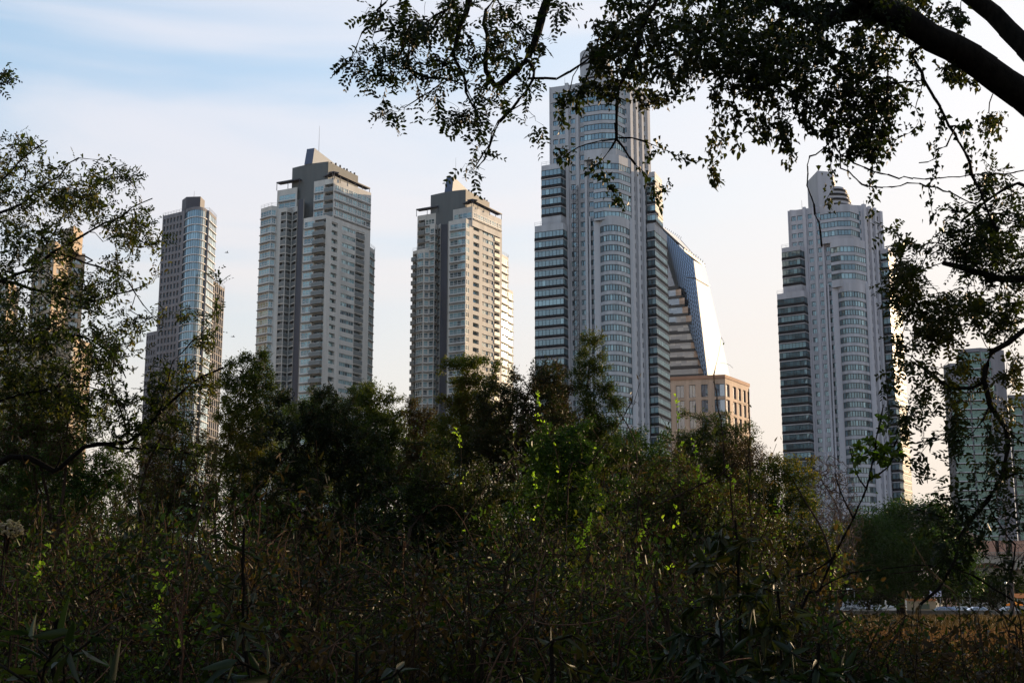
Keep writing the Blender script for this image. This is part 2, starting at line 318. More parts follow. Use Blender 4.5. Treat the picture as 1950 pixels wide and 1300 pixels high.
# ------------------------------------------------------------------ twin setback towers (centre and right)
def setback_tower(name, label, tr, tops, tint, zvis, fh, crown):
    mats = [wall_mat(name + '_wall', tint, .75, .17), wall_mat(name + '_trim', tuple(c * 1.12 for c in tint), .7, .06), plain(name + '_band', (.010, .012, .017), .6, 0, .15),
            glass_mat(name + '_glass', (.014, .034, .044), (.22, .34, .37), (.60, .84, 1.0), 2.4, .0), frame_dark, wall_mat(name + '_core', (.3, .31, .34))]
    V = lambda x, Y: tr(XY(x, Y, 455))
    T = Tower(name, label, 'skyscraper', V(1165, 395), mats, zvis)
    z = tops
    RIB = {'s': .24, 'h': .86, 'r': .06, 'mw': 1.2, 'fw': .10, 'band': (-.02, .24, .12), 'pb': .1}
    BAY = {'s': .18, 'h': .84, 'r': .12, 'mw': 1.1, 'fw': .13}
    WN = {'s': .28, 'h': .82, 'r': .35, 'n': 2, 'fw': .06}
    def rib(**k): d = dict(RIB); d.update(k); return [(0.0, 1.0, 'rib', d)]
    # left wing: outer stage, inner stage
    T.prism([V(1018.3, 389), V(1072.8, 385), V(1080, 388), V(1080, 402), V(1026, 405)], 0, z['wing_out'],
            {0: rib(key='lwo'), 1: rib(key='lwo'), 4: rib(key='lwo')}, fh, 1.6, 'lo', rim=2)
    T.prism([V(1031.5, 389), V(1069, 386.2), V(1080, 389.4), V(1080, 401), V(1038, 404)], z['wing_out'], z['wing_in'],
            {0: rib(key='lwi'), 1: rib(key='lwi'), 4: rib(key='lwi')}, fh, 1.2, 'li', rim=2)
    # main body with vertical piers
    def W(a, b, **k): d = dict(WN); d.update(k); return (a, b, 'win', d)
    T.prism([V(1048, 391.4), V(1143, 386), V(1200, 388.6), V(1240, 397.5), V(1226, 418), V(1060, 415)], 0, z['body'],
            {0: [(0.0, .02, 'fin', {'d': .3}), W(.07, .17), W(.20, .31), (.34, .40, 'fin', {'d': .9, 'up': .4}), W(.43, .52), (.545, .60, 'fin', {'d': .5}), W(.62, .70), (.72, .765, 'fin', {'d': .9, 'up': .4}),
                 W(.79, .88), (.90, 1.0, 'fin', {'d': 1.1, 'up': .4})],
             1: [W(.05, .2), W(.8, .95)],
             2: [(0.0, .12, 'fin', {'d': .9, 'up': .4}), W(.16, .27, n=1), (.30, .40, 'fin', {'d': .7, 'up': .4}), W(.44, .54, n=1), (.57, .66, 'fin', {'d': .7, 'up': .4}), W(.70, .82, n=1), (.88, 1.0, 'fin', {'d': .5})]},
            fh, 1.6, 'body')
    # curved lower bay
    arc = [V(1143, 384.7)]
    for i in range(1, 10):
        t = i / 10; arc.append(V(1143 + 56 * t, 384.7 + 2.6 * t - 3.8 * math.sin(math.pi * t) ** .75))
    arc.append(V(1199, 387.3))
    bay = dict(BAY)
    def chain(pts, zz0, zz1, o, key, back):
        for i in range(len(pts) - 1): T.facade(pts[i], pts[i + 1], zz0, zz1, [(0, 1, 'rib', dict(o, key=key, n=1))], fh, 2.4, key)
        T.roof.face([(p[0], p[1], zz1) for p in pts + back], 0)
    chain(arc, 0, z['bay_low'], bay, 'bl', [V(1199, 391), V(1143, 389)])
    # bay piers standing beside it
    for xa, xb, Y in ((1131, 1143, 384.9), (1122, 1125, 386), (1199.5, 1205, 387.4)):
        a, b = V(xa, Y), V(xb, Y); c, d = V(xb, Y + 3), V(xa, Y + 3)
        T.wall.hexa([(*a, 0), (*b, 0), (*c, 0), (*d, 0)], [(*p, z['bay_low'] + .8) for p in (a, b, c, d)], 1)
    # polygonal middle and upper bay
    def poly(x0, x1, x2, x3, Y0, Y1, Y2, Y3, zz0, zz1, key):
        pts = [V(x0, Y0), V(x1, Y1), V(x2, Y2), V(x3, Y3)]
        for i in range(3): T.facade(pts[i], pts[i + 1], zz0, zz1, [(0, 1, 'rib', dict(BAY, key=key))], fh, 2.2, key)
        T.roof.face([(p[0], p[1], zz1) for p in pts + [V(x3, 398), V(x0, 398)]], 0)
        T.facade(V(x0, Y0 + 6), pts[0], zz0, zz1); T.facade(pts[3], V(x3, Y3 + 4), zz0, zz1)
    poly(1131.5, 1151, 1181, 1203, 384.6, 382.8, 383.6, 388.0, z['bay_low'] - 1, z['bay_mid'], 'bm')
    poly(1114, 1149, 1176, 1194, 385.6, 383.4, 383.7, 388.0, z['bay_mid'] - 1, z['bay_top'], 'bt')
    # right wing: short front facet and long receding face
    rw = rib(key='rw')
    T.prism([V(1232, 394.6), V(1247, 393), V(1270, 406.5), V(1262, 420), V(1238, 415)], 0, z['rw_out'], {0: rib(key='rwo'), 1: rib(key='rwo'), 2: rib(key='rwo')}, fh, 2.0, 'ro')
    T.prism([V(1233, 395), V(1249.5, 393.8), V(1263, 402.5), V(1257, 415), V(1239, 412)], z['rw_out'], z['rw_in'], {0: rib(key='rwi'), 1: rib(key='rwi')}, fh, 1.2, 'ri')
    # roof clutter: aerials, plant boxes
    for i, (px, Y) in enumerate(((1060, 396), (1078, 394), (1092, 398), (1205, 398), (1222, 404))):
        p = V(px, Y); m = T.ex('aerial' if i % 2 else 'plant_box', True)
        if i % 2: m.bar((*p, z['body']), (*p, z['body'] + 4.5), .09, 2, .04)
        else: m.box(p[0] - 1.2, p[0] + 1.2, p[1], p[1] + 2, z['body'], z['body'] + 1.7, 1)
    # crown
    crown(T, V, z)
    return T
def ring_drum(m, cx, cy, r, z0, z1, mi=0, k=40):
    m.lathe(cx, cy, [(r, z0), (r, z1), (r * .96, z1 + .15), (0.01, z1 + .15)], k, mi)
def crown_round(T, V, z):
    m = T.ex('crown'); c = V(1137, 393); r = 4.7
    zb, zt = z['bay_top'], z['crown']
    ring_drum(m, c[0] + 1.6, c[1], r + 1.3, zb - 3, zb + (zt - zb) * .34)
    ring_drum(m, c[0] + .8, c[1], r + .5, zb - 2, zb + (zt - zb) * .56)
    ring_drum(m, c[0], c[1], r, zb - 1, zt, 0)
    for f, dx_, rr_ in ((.30, 1.6, 1.36), (.52, .8, .56), (.66, 0, .06), (.80, 0, .06)): m.lathe(c[0] + dx_, c[1], [(r + rr_ - .3, zb + (zt - zb) * f), (r + rr_, zb + (zt - zb) * f), (r + rr_, zb + (zt - zb) * f + .7), (r + rr_ - .3, zb + (zt - zb) * f + .7)], 40, 2)
    a, b, c2, d = V(1100, 391), V(1112, 389.6), V(1116, 398), V(1103, 399)
    m.hexa([(*p, zb - 5) for p in (a, b, c2, d)], [(*p, zb + 4) for p in (a, b, c2, d)], 0)
def crown_slant(T, V, z):
    m = T.ex('crown'); zb, zt = z['bay_top'], z['crown']; h = zt - zb
    # tall wedge slab, its top edge rising to the right
    a, b, c, d = V(1091, 393), V(1112, 390), V(1127, 402), V(1100, 403)
    m.hexa([(*p, zb - 5) for p in (a, b, c, d)], [(*a, zb + h * .80), (*b, zb + h * .98), (*c, zb + h * .98), (*d, zb + h * .85)], 5)
    a, b, c, d = V(1112, 390.1), V(1144, 391.3), V(1150, 402), V(1127, 402.1)
    m.hexa([(*p, zb - 5) for p in (a, b, c, d)], [(*a, zb + h), (*b, zb + h * .97), (*c, zb + h * .97), (*d, zb + h)], 0)
    c0 = V(1140, 396)
    for i, (r, f0, f1) in enumerate(((6.6, -.1, .16), (6.1, .16, .30), (5.6, .30, .43), (5.1, .43, .55), (4.5, .55, .66))):
        ring_drum(m, c0[0] + .6, c0[1], r - .5, zb + h * f0, zb + h * f1 - .5, 0)
        if i: m.lathe(c0[0] + .6, c0[1], [(r - .6, zb + h * f0 - .6), (r + .3, zb + h * f0 - .6), (r + .3, zb + h * f0 + .15), (r - .6, zb + h * f0 + .15)], 40, 2)
# the tall one in the middle
ztops = dict(wing_out=zat(1050, 427.5, 387), wing_in=zat(1050, 314, 388), body=zat(1060, 166, 391), bay_low=zat(1165, 412, 383), bay_mid=zat(1165, 298, 385), bay_top=zat(1165, 171, 386),
             rw_out=zat(1247, 424.5, 393), rw_in=zat(1249, 327, 394), crown=zat(1130, 96, 390))
T4 = setback_tower('setback_tower', 'tallest pale grey stepped skyscraper with curved glass bay, behind the top leaves', lambda p: p, ztops, (.39, .40, .435), 55, 3.06, crown_round)
# construction hoist mast clamped to the facade
m = T4.ex('hoist_mast'); a = P(1098, 600, 387.6)
zt = zat(1098, 355, 387.6); zz = 0.0; s_ = .75
for dx, dy in ((-s_, 0), (s_, 0), (-s_, -1.3), (s_, -1.3)): m.bar((a[0] + dx, a[1] + dy, 0), (a[0] + dx, a[1] + dy, zt), .09, 2)
while zz < zt - 1.5:
    m.bar((a[0] - s_, a[1] - 1.3, zz), (a[0] + s_, a[1] - 1.3, zz + 1.5), .06, 2); m.bar((a[0] - s_, a[1] - 1.3, zz), (a[0] + s_, a[1] - 1.3, zz), .06, 2)
    m.bar((a[0] - s_, a[1], zz + 1.5), (a[0] - s_, a[1] - 1.3, zz), .06, 2); m.bar((a[0] + s_, a[1], zz + 1.5), (a[0] + s_, a[1] - 1.3, zz), .06, 2); zz += 1.5
T4.finish()
# its shorter twin on the right
K0 = XY(1165, 395, 455); K1 = XY(1618, 435, 600); th = R(-9.5)
def tr6(p):
    x, y = p[0] - K0[0], p[1] - K0[1]; c, s = math.cos(th), math.sin(th)
    return (K1[0] + x * c - y * s, K1[1] + x * s + y * c)
zt6 = dict(wing_out=zat(1515, 552, 427), wing_in=zat(1515, 464, 427), body=zat(1530, 393, 429), bay_low=zat(1620, 540, 424), bay_mid=zat(1610, 456, 425), bay_top=zat(1605, 392, 426),
           rw_out=zat(1690, 545, 434), rw_in=zat(1690, 476, 434), crown=zat(1583, 322, 430))
T6 = setback_tower('setback_tower', 'pale lilac grey stepped skyscraper with slanted crown, right of the glass wedge', tr6, zt6, (.39, .39, .435), 30, 3.06, crown_slant)
T6.finish()

# ------------------------------------------------------------------ two slab towers with sloping sunlit blade on the roof
def blade_tower(label, c, tint, zvis, fh, near_bal):
    nm = 'balcony_tower'
    mats = [wall_mat('blade_wall', tint, .75, .16), wall_mat('blade_trim', tuple(x * .42 for x in tint), .7, .12), wall_mat('blade_slate', (.045, .05, .068), .6, .25),
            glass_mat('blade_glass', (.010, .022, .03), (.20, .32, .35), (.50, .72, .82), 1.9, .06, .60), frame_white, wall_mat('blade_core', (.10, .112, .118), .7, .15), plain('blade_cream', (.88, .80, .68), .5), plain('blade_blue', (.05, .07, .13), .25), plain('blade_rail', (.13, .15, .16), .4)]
    Y0 = c['Y']; V = lambda x, Y: XY(x, Y, c['yref'])
    T = Tower(nm, label, 'apartment tower', V(c['corner'], Y0 + 10), mats, zvis); T.railm = 8
    z = {k: zat(*v) for k, v in c['tops'].items()}
    xl, xr1, xs0, xs1, xc, xe = c['cols']          # left end, left wing right edge, slate left, slate right, near corner, far right end
    yF = lambda x, o=0.0: Y0 + (xc - x) * c['mpp'] * .60 + o       # front face plane recedes to the left at ~31 degrees
    rl = c['rdepth']
    yR = lambda x, o=0.0: Y0 + (x - xc) / (xe - xc) * rl + o
    WB = {'s': .2, 'h': .86, 'r': .1, 'n': 3, 'fw': .11, 'tr': 1, 'pb': .3, 'pp': .2, 'ledge': (-.07, .05, .5)}
    BL = {'s': .05, 'h': .9, 'dep': 1.5, 'pr': .8, 'n': 2, 'fw': .07, 'pp': .1}
    # left wing: a glazed bay with chamfer
    xm = xl + (xr1 - xl) * .66
    front = [V(xl, yF(xl, 1.2)), V(xm, yF(xm, -.6)), V(xr1, yF(xr1, 1.4))]
    if near_bal: sp = {0: [(0.0, .38, 'bal', dict(BL, key='lb')), (.42, .98, 'win', dict(WB, key='lw'))], 1: [(.15, .9, 'win', dict(WB, n=1, key='lw2'))]}
    else: sp = {0: [(0.03, .98, 'win', dict(WB, n=4, key='lw'))], 1: [(.02, .8, 'win', dict(WB, n=2, key='lw'))]}
    T.prism(front + [V(xr1, yF(xr1, 14)), V(xl + 6, yF(xl, 14))], 0, z['left'], sp, fh, 1.0, 'lw', rim=2)
    # recess with open loggias
    x1, x2 = xr1 + (xs0 - xr1) * .48, xr1 + (xs0 - xr1) * .75
    rp = [V(xr1, yF(xr1, 1.2)), V(x1, yF(x1, 1.0)), V(x2, yF(x2, 4.2)), V(xs0, yF(xs0, 2.2)), V(xs0, yF(xs0, 14)), V(xr1, yF(xr1, 14))]
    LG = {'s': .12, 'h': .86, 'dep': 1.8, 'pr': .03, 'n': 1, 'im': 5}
    if near_bal: sp = {0: [(.1, .9, 'win', dict(WB, n=1))], 1: [(.1, .9, 'win', dict(WB, n=1))], 2: [(.1, .9, 'bal', LG)]}
    else: sp = {0: [(.42, .95, 'bal', LG)], 1: [(.06, .92, 'bal', LG)], 2: [(.1, .92, 'bal', LG)]}
    T.prism(rp, 0, z['recess'], sp, fh, 1.2, 'rc')
    # slate spine
    ys = lambda x: yF(x, 1.5)
    T.prism([V(xs0, ys(xs0)), V(xs1, ys(xs1)), V(xs1, ys(xs1) + 8), V(xs0, ys(xs0) + 8)], 0, z['slate'], {0: [(.0, .08, 'fin', {'d': .2}), (.08, .92, 'slab', {'mi': 2}), (.92, 1.0, 'fin', {'d': .2})]}, fh, 1, 'sl')
    # right part of the front: glazed living rooms and corner balconies, and the long right face
    xmid = c['xmid']
    fr = [V(xs1, yF(xs1)), V(xc, Y0), V(xe, yR(xe)), V(xe - 8, yR(xe) + 14), V(xs1, yF(xs1, 22))]
    if near_bal: f0 = [(.10, .97, 'win', dict(WB, n=4, key='fw'))]
    else: f0 = [(.04, .48, 'win', dict(WB, n=3, key='fw', pp=.35)), (.50, 1.0, 'bal', dict(BL, pr=1.2, key='fb'))]
    fc = c['rcols']
    T.prism(fr, 0, z['right'], {0: f0, 1: fc}, fh, 1.0, 'fr')
    # set back top storeys
    xu0, xu1, xu2 = c['upper']
    up = [V(xu0, c['upY'][0]), V(xu1, c['upY'][1]), V(xu2, c['upY'][2]), V(xu2 - 8, c['upY'][2] + 14), V(xu0, c['upY'][0] + 16)]
    T.prism(up, z['right'] - 2, z['upper'], {0: [(.05, .5, 'win', dict(WB, n=3)), (.55, 1, 'bal', dict(BL, pr=.3))] if not near_bal else [(.05, .95, 'win', dict(WB, n=4, pp=.02, pb=.05))],
                                             1: [(.03 + i * .121, .03 + i * .121 + .11, 'win', dict(WB, n=2, ledge=(-.1, .06, .3))) for i in range(8)]}, fh, 1.6, 'up')
    xq0, xq1 = c['uleft']
    T.prism([V(xq0, yF(xq0, 5)), V(xq1, yF(xq1, 5)), V(xq1, yF(xq1, 16)), V(xq0 + 5, yF(xq0, 16))], min(z['left'], z['recess']) - 3, z['uleft'], {0: [(.05, .42, 'bal', dict(BL, pr=.5)), (.45, .92, 'win', dict(WB, n=3, pp=.02))] if near_bal else [(.1, .92, 'win', dict(WB, n=3, pp=.02))]}, fh, 1.6, 'ul')
    # roof core, front wall gently curved
    k0, k1, k2 = c['core']; cy = c['coreY']
    pts = [V(k0 + (k1 - k0) * i / 6, cy[0] + (cy[1] - cy[0]) * i / 6 - 1.0 * math.sin(math.pi * i / 6)) for i in range(7)] + [V(k2, cy[2]), V(k2 - 20, cy[2] + 6), V(k0, cy[0] + 9)]
    zc0 = min(z['slate'], z['right']) - 4
    w = T.ex('roof_core')
    for i in range(len(pts)):
        a, b = pts[i], pts[(i + 1) % len(pts)]; w.face([(*a, zc0), (*b, zc0), (*b, z['core']), (*a, z['core'])], 5 if i < 6 else (1 if c.get('corelit') else 5), .5)  # lit side of the core is coloured with the lighter trim
    w.face([(*p, z['core']) for p in pts], 2)
    # canopies on posts
    def canopy(path, z0, wd):
        m = T.ex('canopy', True)
        for i in range(len(path) - 1):
            a, b = Vector((*path[i], z0)), Vector((*path[i + 1], z0)); d = (b - a).normalized(); n = Vector((-d.y, d.x, 0)) * wd
            m.hexa([a - d * .0, b, b + n, a + n], [a + Vector((0, 0, .4)), b + Vector((0, 0, .4)), b + n + Vector((0, 0, .4)), a + n + Vector((0, 0, .4 + i * .004))], 2)
            k = max(2, int((b - a).length / 4))
            for j in range(k + 1):
                p = a.lerp(b, j / k) + n * .15; m.bar(p - Vector((0, 0, c['cz'])), p, .14, 2)
    e = 1.0
    canopy([V(c['can'][0], cy[0] - 1.5), V(c['can'][1], c['upY'][1] - 1.4), V(c['can'][2], c['upY'][2] + .3)], zat(c['can'][1], c['can'][3], c['upY'][1] - 1.4), 2.2)
    canopy([V(c['can2'][0], yF(c['can2'][0], 4)), V(c['can2'][1], yF(c['can2'][1], 4))], zat(c['can2'][0], c['can2'][2], yF(c['can2'][0], 4)), 2.4)
    # sloping blade
    m = T.ex('roof_blade'); b = c['blade']; zt = zat(b[1], b[4], cy[1] + 1)
    def VV(x, y, Y): p = P(x, y, Y); return (p[0], p[1], p[2])
    f0, f1 = VV(b[2], b[5], cy[1] + 3.5), VV(b[3], b[5] - 2, cy[1] + 2); t0, t1 = VV(b[0], b[4] + 2, cy[1] + 3.5), VV(b[1], b[4], cy[1] + 2)
    f0 = (f0[0], f0[1], z['core'] + .02); f1 = (f1[0], f1[1], z['core'] + .02)
    g = V(b[6], cy[2] - 1.5); g1 = (g[0], g[1], z['core'] + .02); g0 = (g[0] - 3.5, g[1] + 2.2, z['core'] + .02)
    m.face([f0, f1, t1, t0], 7, .1); m.face([f1, g1, t1], 6, .5); m.face([f0, t0, g0], 6, .5); m.face([t0, t1, g1, g0], 6, .5); m.face([f0, g0, g1, f1], 6)  # dark reflection on the blade front is put into its plain blue
    m = T.ex('antenna'); ax = c['ant']; p = P(ax[0], ax[1], cy[1] + 5); m.bar((p[0], p[1], z['core']), (p[0], p[1], p[2]), .12, 2, .04)
    for i in range(7):
        m = T.ex('roof_vent', True); t = .12 + i * .13 + BR.uniform(-.03, .03); q = V(k1 + (k2 - k1) * t, cy[1] + (cy[2] - cy[1]) * t + .8); m.box(q[0] - .3, q[0] + .3, q[1] - .3, q[1] + .3, z['core'], z['core'] + BR.uniform(.5, 1.1), 2)
    return T, V, z, mats
RC = [(.05, .08, 'fin', {'d': .05})]
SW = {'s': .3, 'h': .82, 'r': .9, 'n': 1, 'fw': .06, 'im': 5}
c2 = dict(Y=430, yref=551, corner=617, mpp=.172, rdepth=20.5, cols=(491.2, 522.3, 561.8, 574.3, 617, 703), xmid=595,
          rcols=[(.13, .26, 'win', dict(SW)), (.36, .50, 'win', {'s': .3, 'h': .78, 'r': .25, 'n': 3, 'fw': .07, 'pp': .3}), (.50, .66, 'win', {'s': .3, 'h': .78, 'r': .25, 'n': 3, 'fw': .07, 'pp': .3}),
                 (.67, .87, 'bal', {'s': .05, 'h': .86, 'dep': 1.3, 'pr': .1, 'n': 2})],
          tops=dict(left=(497, 391, 440), recess=(545, 393, 438), slate=(568, 377, 435), right=(617, 409, 430), upper=(629.6, 339, 433.5), uleft=(540, 360, 443), core=(618, 306, 436)),
          upper=(592, 629.6, 703), upY=(437.5, 433.5, 450.6), uleft=(521.5, 560), core=(549, 618.5, 677), coreY=(444, 437, 453), can=(591, 629, 701, 328), can2=(519, 562, 349), cz=2.6,
          blade=(584.5, 599, 579.5, 595, 282, 309, 659), ant=(608.5, 240))
T2, V2, z2, mats2 = blade_tower('grey white apartment tower with corner balconies, second tower from the left', c2, (.47, .465, .45), 45, 2.98, False)
# lower wing behind its right side
T2.prism([V2(701, 452), V2(712.5, 458), V2(706, 470), V2(690, 466)], 0, zat(712, 474, 456), {0: [(.1, .9, 'win', {'s': .2, 'h': .86, 'r': .1, 'n': 3, 'ledge': (-.06, .06, .45)})]}, 2.98, 1, 'bw', rim=1)
T2.finish()
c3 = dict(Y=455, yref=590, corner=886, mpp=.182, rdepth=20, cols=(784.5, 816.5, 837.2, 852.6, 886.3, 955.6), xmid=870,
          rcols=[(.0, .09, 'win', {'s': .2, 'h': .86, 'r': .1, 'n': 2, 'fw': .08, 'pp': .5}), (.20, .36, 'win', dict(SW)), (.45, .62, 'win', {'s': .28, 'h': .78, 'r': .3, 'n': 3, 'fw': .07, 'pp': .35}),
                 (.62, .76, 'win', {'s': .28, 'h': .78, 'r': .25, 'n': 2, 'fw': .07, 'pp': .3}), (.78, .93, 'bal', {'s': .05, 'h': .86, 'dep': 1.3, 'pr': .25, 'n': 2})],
          tops=dict(left=(790, 474, 464), recess=(825, 425, 462), slate=(845, 427, 461), right=(883, 416, 455), upper=(898.6, 392, 457), uleft=(810, 408, 468), core=(885, 361, 461)),
          upper=(861, 898.6, 955), upY=(462, 457.5, 474.5), uleft=(792.5, 828), core=(817.5, 885.4, 931.5), coreY=(468, 461, 477), can=(860, 898.6, 956, 380.5), can2=(789.5, 831, 400), cz=2.4,
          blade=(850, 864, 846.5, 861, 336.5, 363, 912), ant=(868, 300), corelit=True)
T3, V3, z3, mats3 = blade_tower('slimmer apartment tower with warm sunlit right side, third tower from the left', c3, (.47, .455, .43), 60, 2.98, True)
T3.prism([V3(954, 476), V3(968, 482), V3(962, 492), V3(945, 490)], 0, zat(962, 488, 480), {0: [(.05, .95, 'win', {'s': .2, 'h': .9, 'r': .1, 'n': 3, 'pp': .6, 'ledge': (-.06, .06, .45)})]}, 2.98, 1, 'bw', rim=1)
T3.prism([V3(966, 482), V3(977, 487), V3(970, 497), V3(955, 495)], 0, zat(972, 553, 485), {0: [(.05, .95, 'win', {'s': .2, 'h': .9, 'r': .1, 'n': 3, 'pp': .6, 'ledge': (-.06, .06, .45)})]}, 2.98, 1, 'bx')
T3.finish()

# ------------------------------------------------------------------ dark office tower with curved glass bay (left)
mats = [wall_mat('office_stone', (.165, .165, .185), .8, .18), wall_mat('office_trim', (.55, .55, .57), .6, .05), wall_mat('office_dark', (.06, .062, .08), .6, .15),
        glass_mat('office_glass', (.02, .05, .08), (.20, .32, .40), (.50, .72, .88), 1.8, .16, .7), frame_dark, wall_mat('office_brown', (.075, .058, .048), .7, .15)]
V = lambda x, Y: XY(x, Y, 480)
T = Tower('office_tower', 'dark grey office tower with curved blue glass bay, first tower beside the left tree', 'skyscraper', V(355, 530), mats, 60)
fh = 3.17; zt = zat(350, 402, 520)
PW = {'s': .22, 'h': .84, 'r': .5, 'n': 1, 'fw': .05, 'pb': 0, 'pp': .02}
T.prism([V(306.5, 527), V(348, 519.5), V(350, 520.5), V(395, 519), V(409.5, 529.5), V(400, 552), V(320, 552)], 0, zt,
        {0: [(.05 + i * .15, .05 + i * .15 + .085, 'win', PW) for i in range(6)],
         3: [(.05, .98, 'rib', {'s': .08, 'h': .97, 'r': .05, 'n': 4, 'fw': .04, 'ledge': (-.03, .06, .5), 'pp': .4})]}, fh, 1.2, 'of', rim=4)
pts = [V(349, 520)] + [V(349 + 43 * t, 520 - .5 * t - 5.2 * math.sin(math.pi * t) ** .7) for t in [i / 10 for i in range(1, 10)]] + [V(392, 519.5)]
for i in range(10):
    T.facade(pts[i], pts[i + 1], 0, zt + .3, [(0, 1, 'rib', {'s': .1, 'h': .98, 'r': .05, 'n': 1, 'fw': .035, 'key': 'bay', 'ledge': (-.02, .09, .35), 'pp': .05})], fh, 1.2, 'bay')
T.roof.face([(*p, zt + .3) for p in pts], 0)
m = T.ex('roof_block'); zr = zat(365, 377, 524); pp = [V(342, 527), V(350, 522.5), V(377, 522), V(385.5, 528), V(380, 538), V(346, 538)]
for i in range(6): m.face([(*pp[i], zt - .5), (*pp[(i + 1) % 6], zt - .5), (*pp[(i + 1) % 6], zr), (*pp[i], zr)], 2, .5)
m.face([(*p, zr) for p in pp], 2)
m = T.ex('antenna'); p = P(370, 364, 528); m.bar((p[0], p[1], zr), tuple(p), .12, 2, .05)
FN = [(.06 + i * .135, .06 + i * .135 + .09, 'win', {'s': .08, 'h': .92, 'r': .4, 'n': 1, 'fw': .05, 'mi': 5, 'pp': .25}) for i in range(7)]
T.prism([V(403, 527), V(431, 546), V(421, 562), V(395, 552)], 0, zat(404.5, 530, 527), {0: FN}, fh, 1, 'rw', rim=1)
T.prism([V(287.5, 533), V(312, 527.5), V(314, 545), V(293, 548)], 0, zat(290, 632, 531), {0: [(.05 + i * .18, .05 + i * .18 + .1, 'win', PW) for i in range(5)]}, fh, 1, 'lw')
T.finish()

# ------------------------------------------------------------------ stone tower and block behind the left tree
mats = [wall_mat('stone_wall', (.34, .27, .20), .8, .18), wall_mat('stone_trim', (.5, .44, .36), .7, .08), dark_metal, glass_mat('stone_glass', (.03, .045, .06), (.3, .32, .33)), frame_dark, wall_mat('stone_dark', (.16, .15, .15))]
V = lambda x, Y: XY(x, Y, 650)
T = Tower('stone_tower', 'beige stone tower mostly hidden behind the left tree branches', 'apartment tower', V(110, 430), mats, 50)
SB = {'s': .22, 'h': .82, 'r': .4, 'n': 2, 'fw': .06}
T.prism([V(52, 424), V(92, 414), V(122, 428), V(152, 431), V(146, 450), V(60, 450)], 0, zat(92, 458, 414), {0: [(.08, .3, 'win', SB), (.4, .62, 'win', SB), (.7, .92, 'win', SB)], 1: [(.2, .45, 'win', SB), (.6, .85, 'win', SB)], 2: [(.2, .8, 'win', SB)]}, 3.1, 1.5, 'st')
T.prism([V(104, 428), V(126, 421.5), V(145, 430), V(140, 442), V(108, 442)], zat(92, 458, 414) - 1, zat(126, 430, 422), {}, 3.1, 1, 'sc')
T.prism([V(-25, 420), V(118, 404), V(176, 428), V(170, 447), V(-20, 445)], 0, zat(118, 628, 404), {0: [(.05 + i * .16, .05 + i * .16 + .1, 'bal', {'s': .08, 'h': .85, 'dep': 1.3, 'pr': .8, 'n': 2, 'solid': 1}) for i in range(6)], 1: [(.08 + i * .23, .08 + i * .23 + .14, 'win', SB) for i in range(4)]}, 3.1, 1.2, 'sb')
T.finish()
T = Tower('apartment_block', 'low grey brown block at the far left edge behind the branches', 'building', V(-20, 470), mats, 30)
T.prism([V(-80, 470), V(8, 458), V(30, 472), V(20, 490), V(-75, 492)], 0, zat(8, 533, 458), {0: [(.06 + i * .19, .06 + i * .19 + .12, 'win', SB) for i in range(5)], 1: [(.2, .8, 'win', SB)]}, 3.1, 1.2, 'ab')
T.finish()

# ------------------------------------------------------------------ faceted glass tower
gm = glass_mat('wedge_glass', (.02, .035, .06), (.06, .09, .13), (.40, .52, .74), 1.9, .28, .9)
gl_ = glass_mat('wedge_sunlit_glass', (.30, .28, .26), (.5, .47, .43), (.95, .93, .9), 2.2, .30, .9)
mats = [wall_mat('wedge_roof', (.62, .62, .62), .5, .05), wall_mat('wedge_stone', (.40, .30, .24), .6, .3, False, scale=.2), dark_metal, gm, frame_dark, gl_, glass_mat('terrace_glass', (.12, .14, .17), (.26, .27, .28), (.62, .70, .82), 1.8, .12, .6)]
root_xy = XY(1320, 500, 600)
T = Tower('glass_tower', 'blue glass wedge tower with sloping roof, right of the tallest tower', 'skyscraper', root_xy, mats)
def p3(x, y, Y): return Vector(P(x, y, Y))
A0 = p3(1256, 432, 486); B0 = p3(1320.5, 495.5, 478); C0 = p3(1342.5, 507.5, 496); D0 = p3(1296, 456, 505)
Bb = p3(1351, 745, 474); Cb = p3(1396, 745, 500); Ab = p3(1230, 745, 492)
def grid_face(T, a, b, c, d, nu, nv, mi, fr, part='glazing', jitter=.004, skip=None, bar=.09):
    m = T.ex(part); fm = T.ex('mullion')
    n = (b - a).cross(d - a).normalized()
    def q(u, v): return (a.lerp(b, u)).lerp(d.lerp(c, u), v)
    for i in range(nu):
        for j in range(nv):
            if skip and skip((i + .5) / nu, (j + .5) / nv): continue
            pts = [q(i / nu, j / nv), q((i + 1) / nu, j / nv), q((i + 1) / nu, (j + 1) / nv), q(i / nu, (j + 1) / nv)]
            m.face([p + n * BR.uniform(-jitter, jitter) for p in pts], mi, BR.uniform(0, .85))
    if fr:
        for i in range(nu + 1): fm.bar(q(i / nu, 0) + n * .04, q(i / nu, 1) + n * .04, bar, 4)
        for j in range(nv + 1): fm.bar(q(0, j / nv) + n * .04, q(1, j / nv) + n * .04, bar, 4)
# upper blue facet, bounded below by a slanting fold
E0 = p3(1254, 430, 486.2); F0 = p3(1262, 470, 485.5)
m = T.ex('glazing')
grid_face(T, F0, Bb, B0, A0, 16, 26, 3, True)
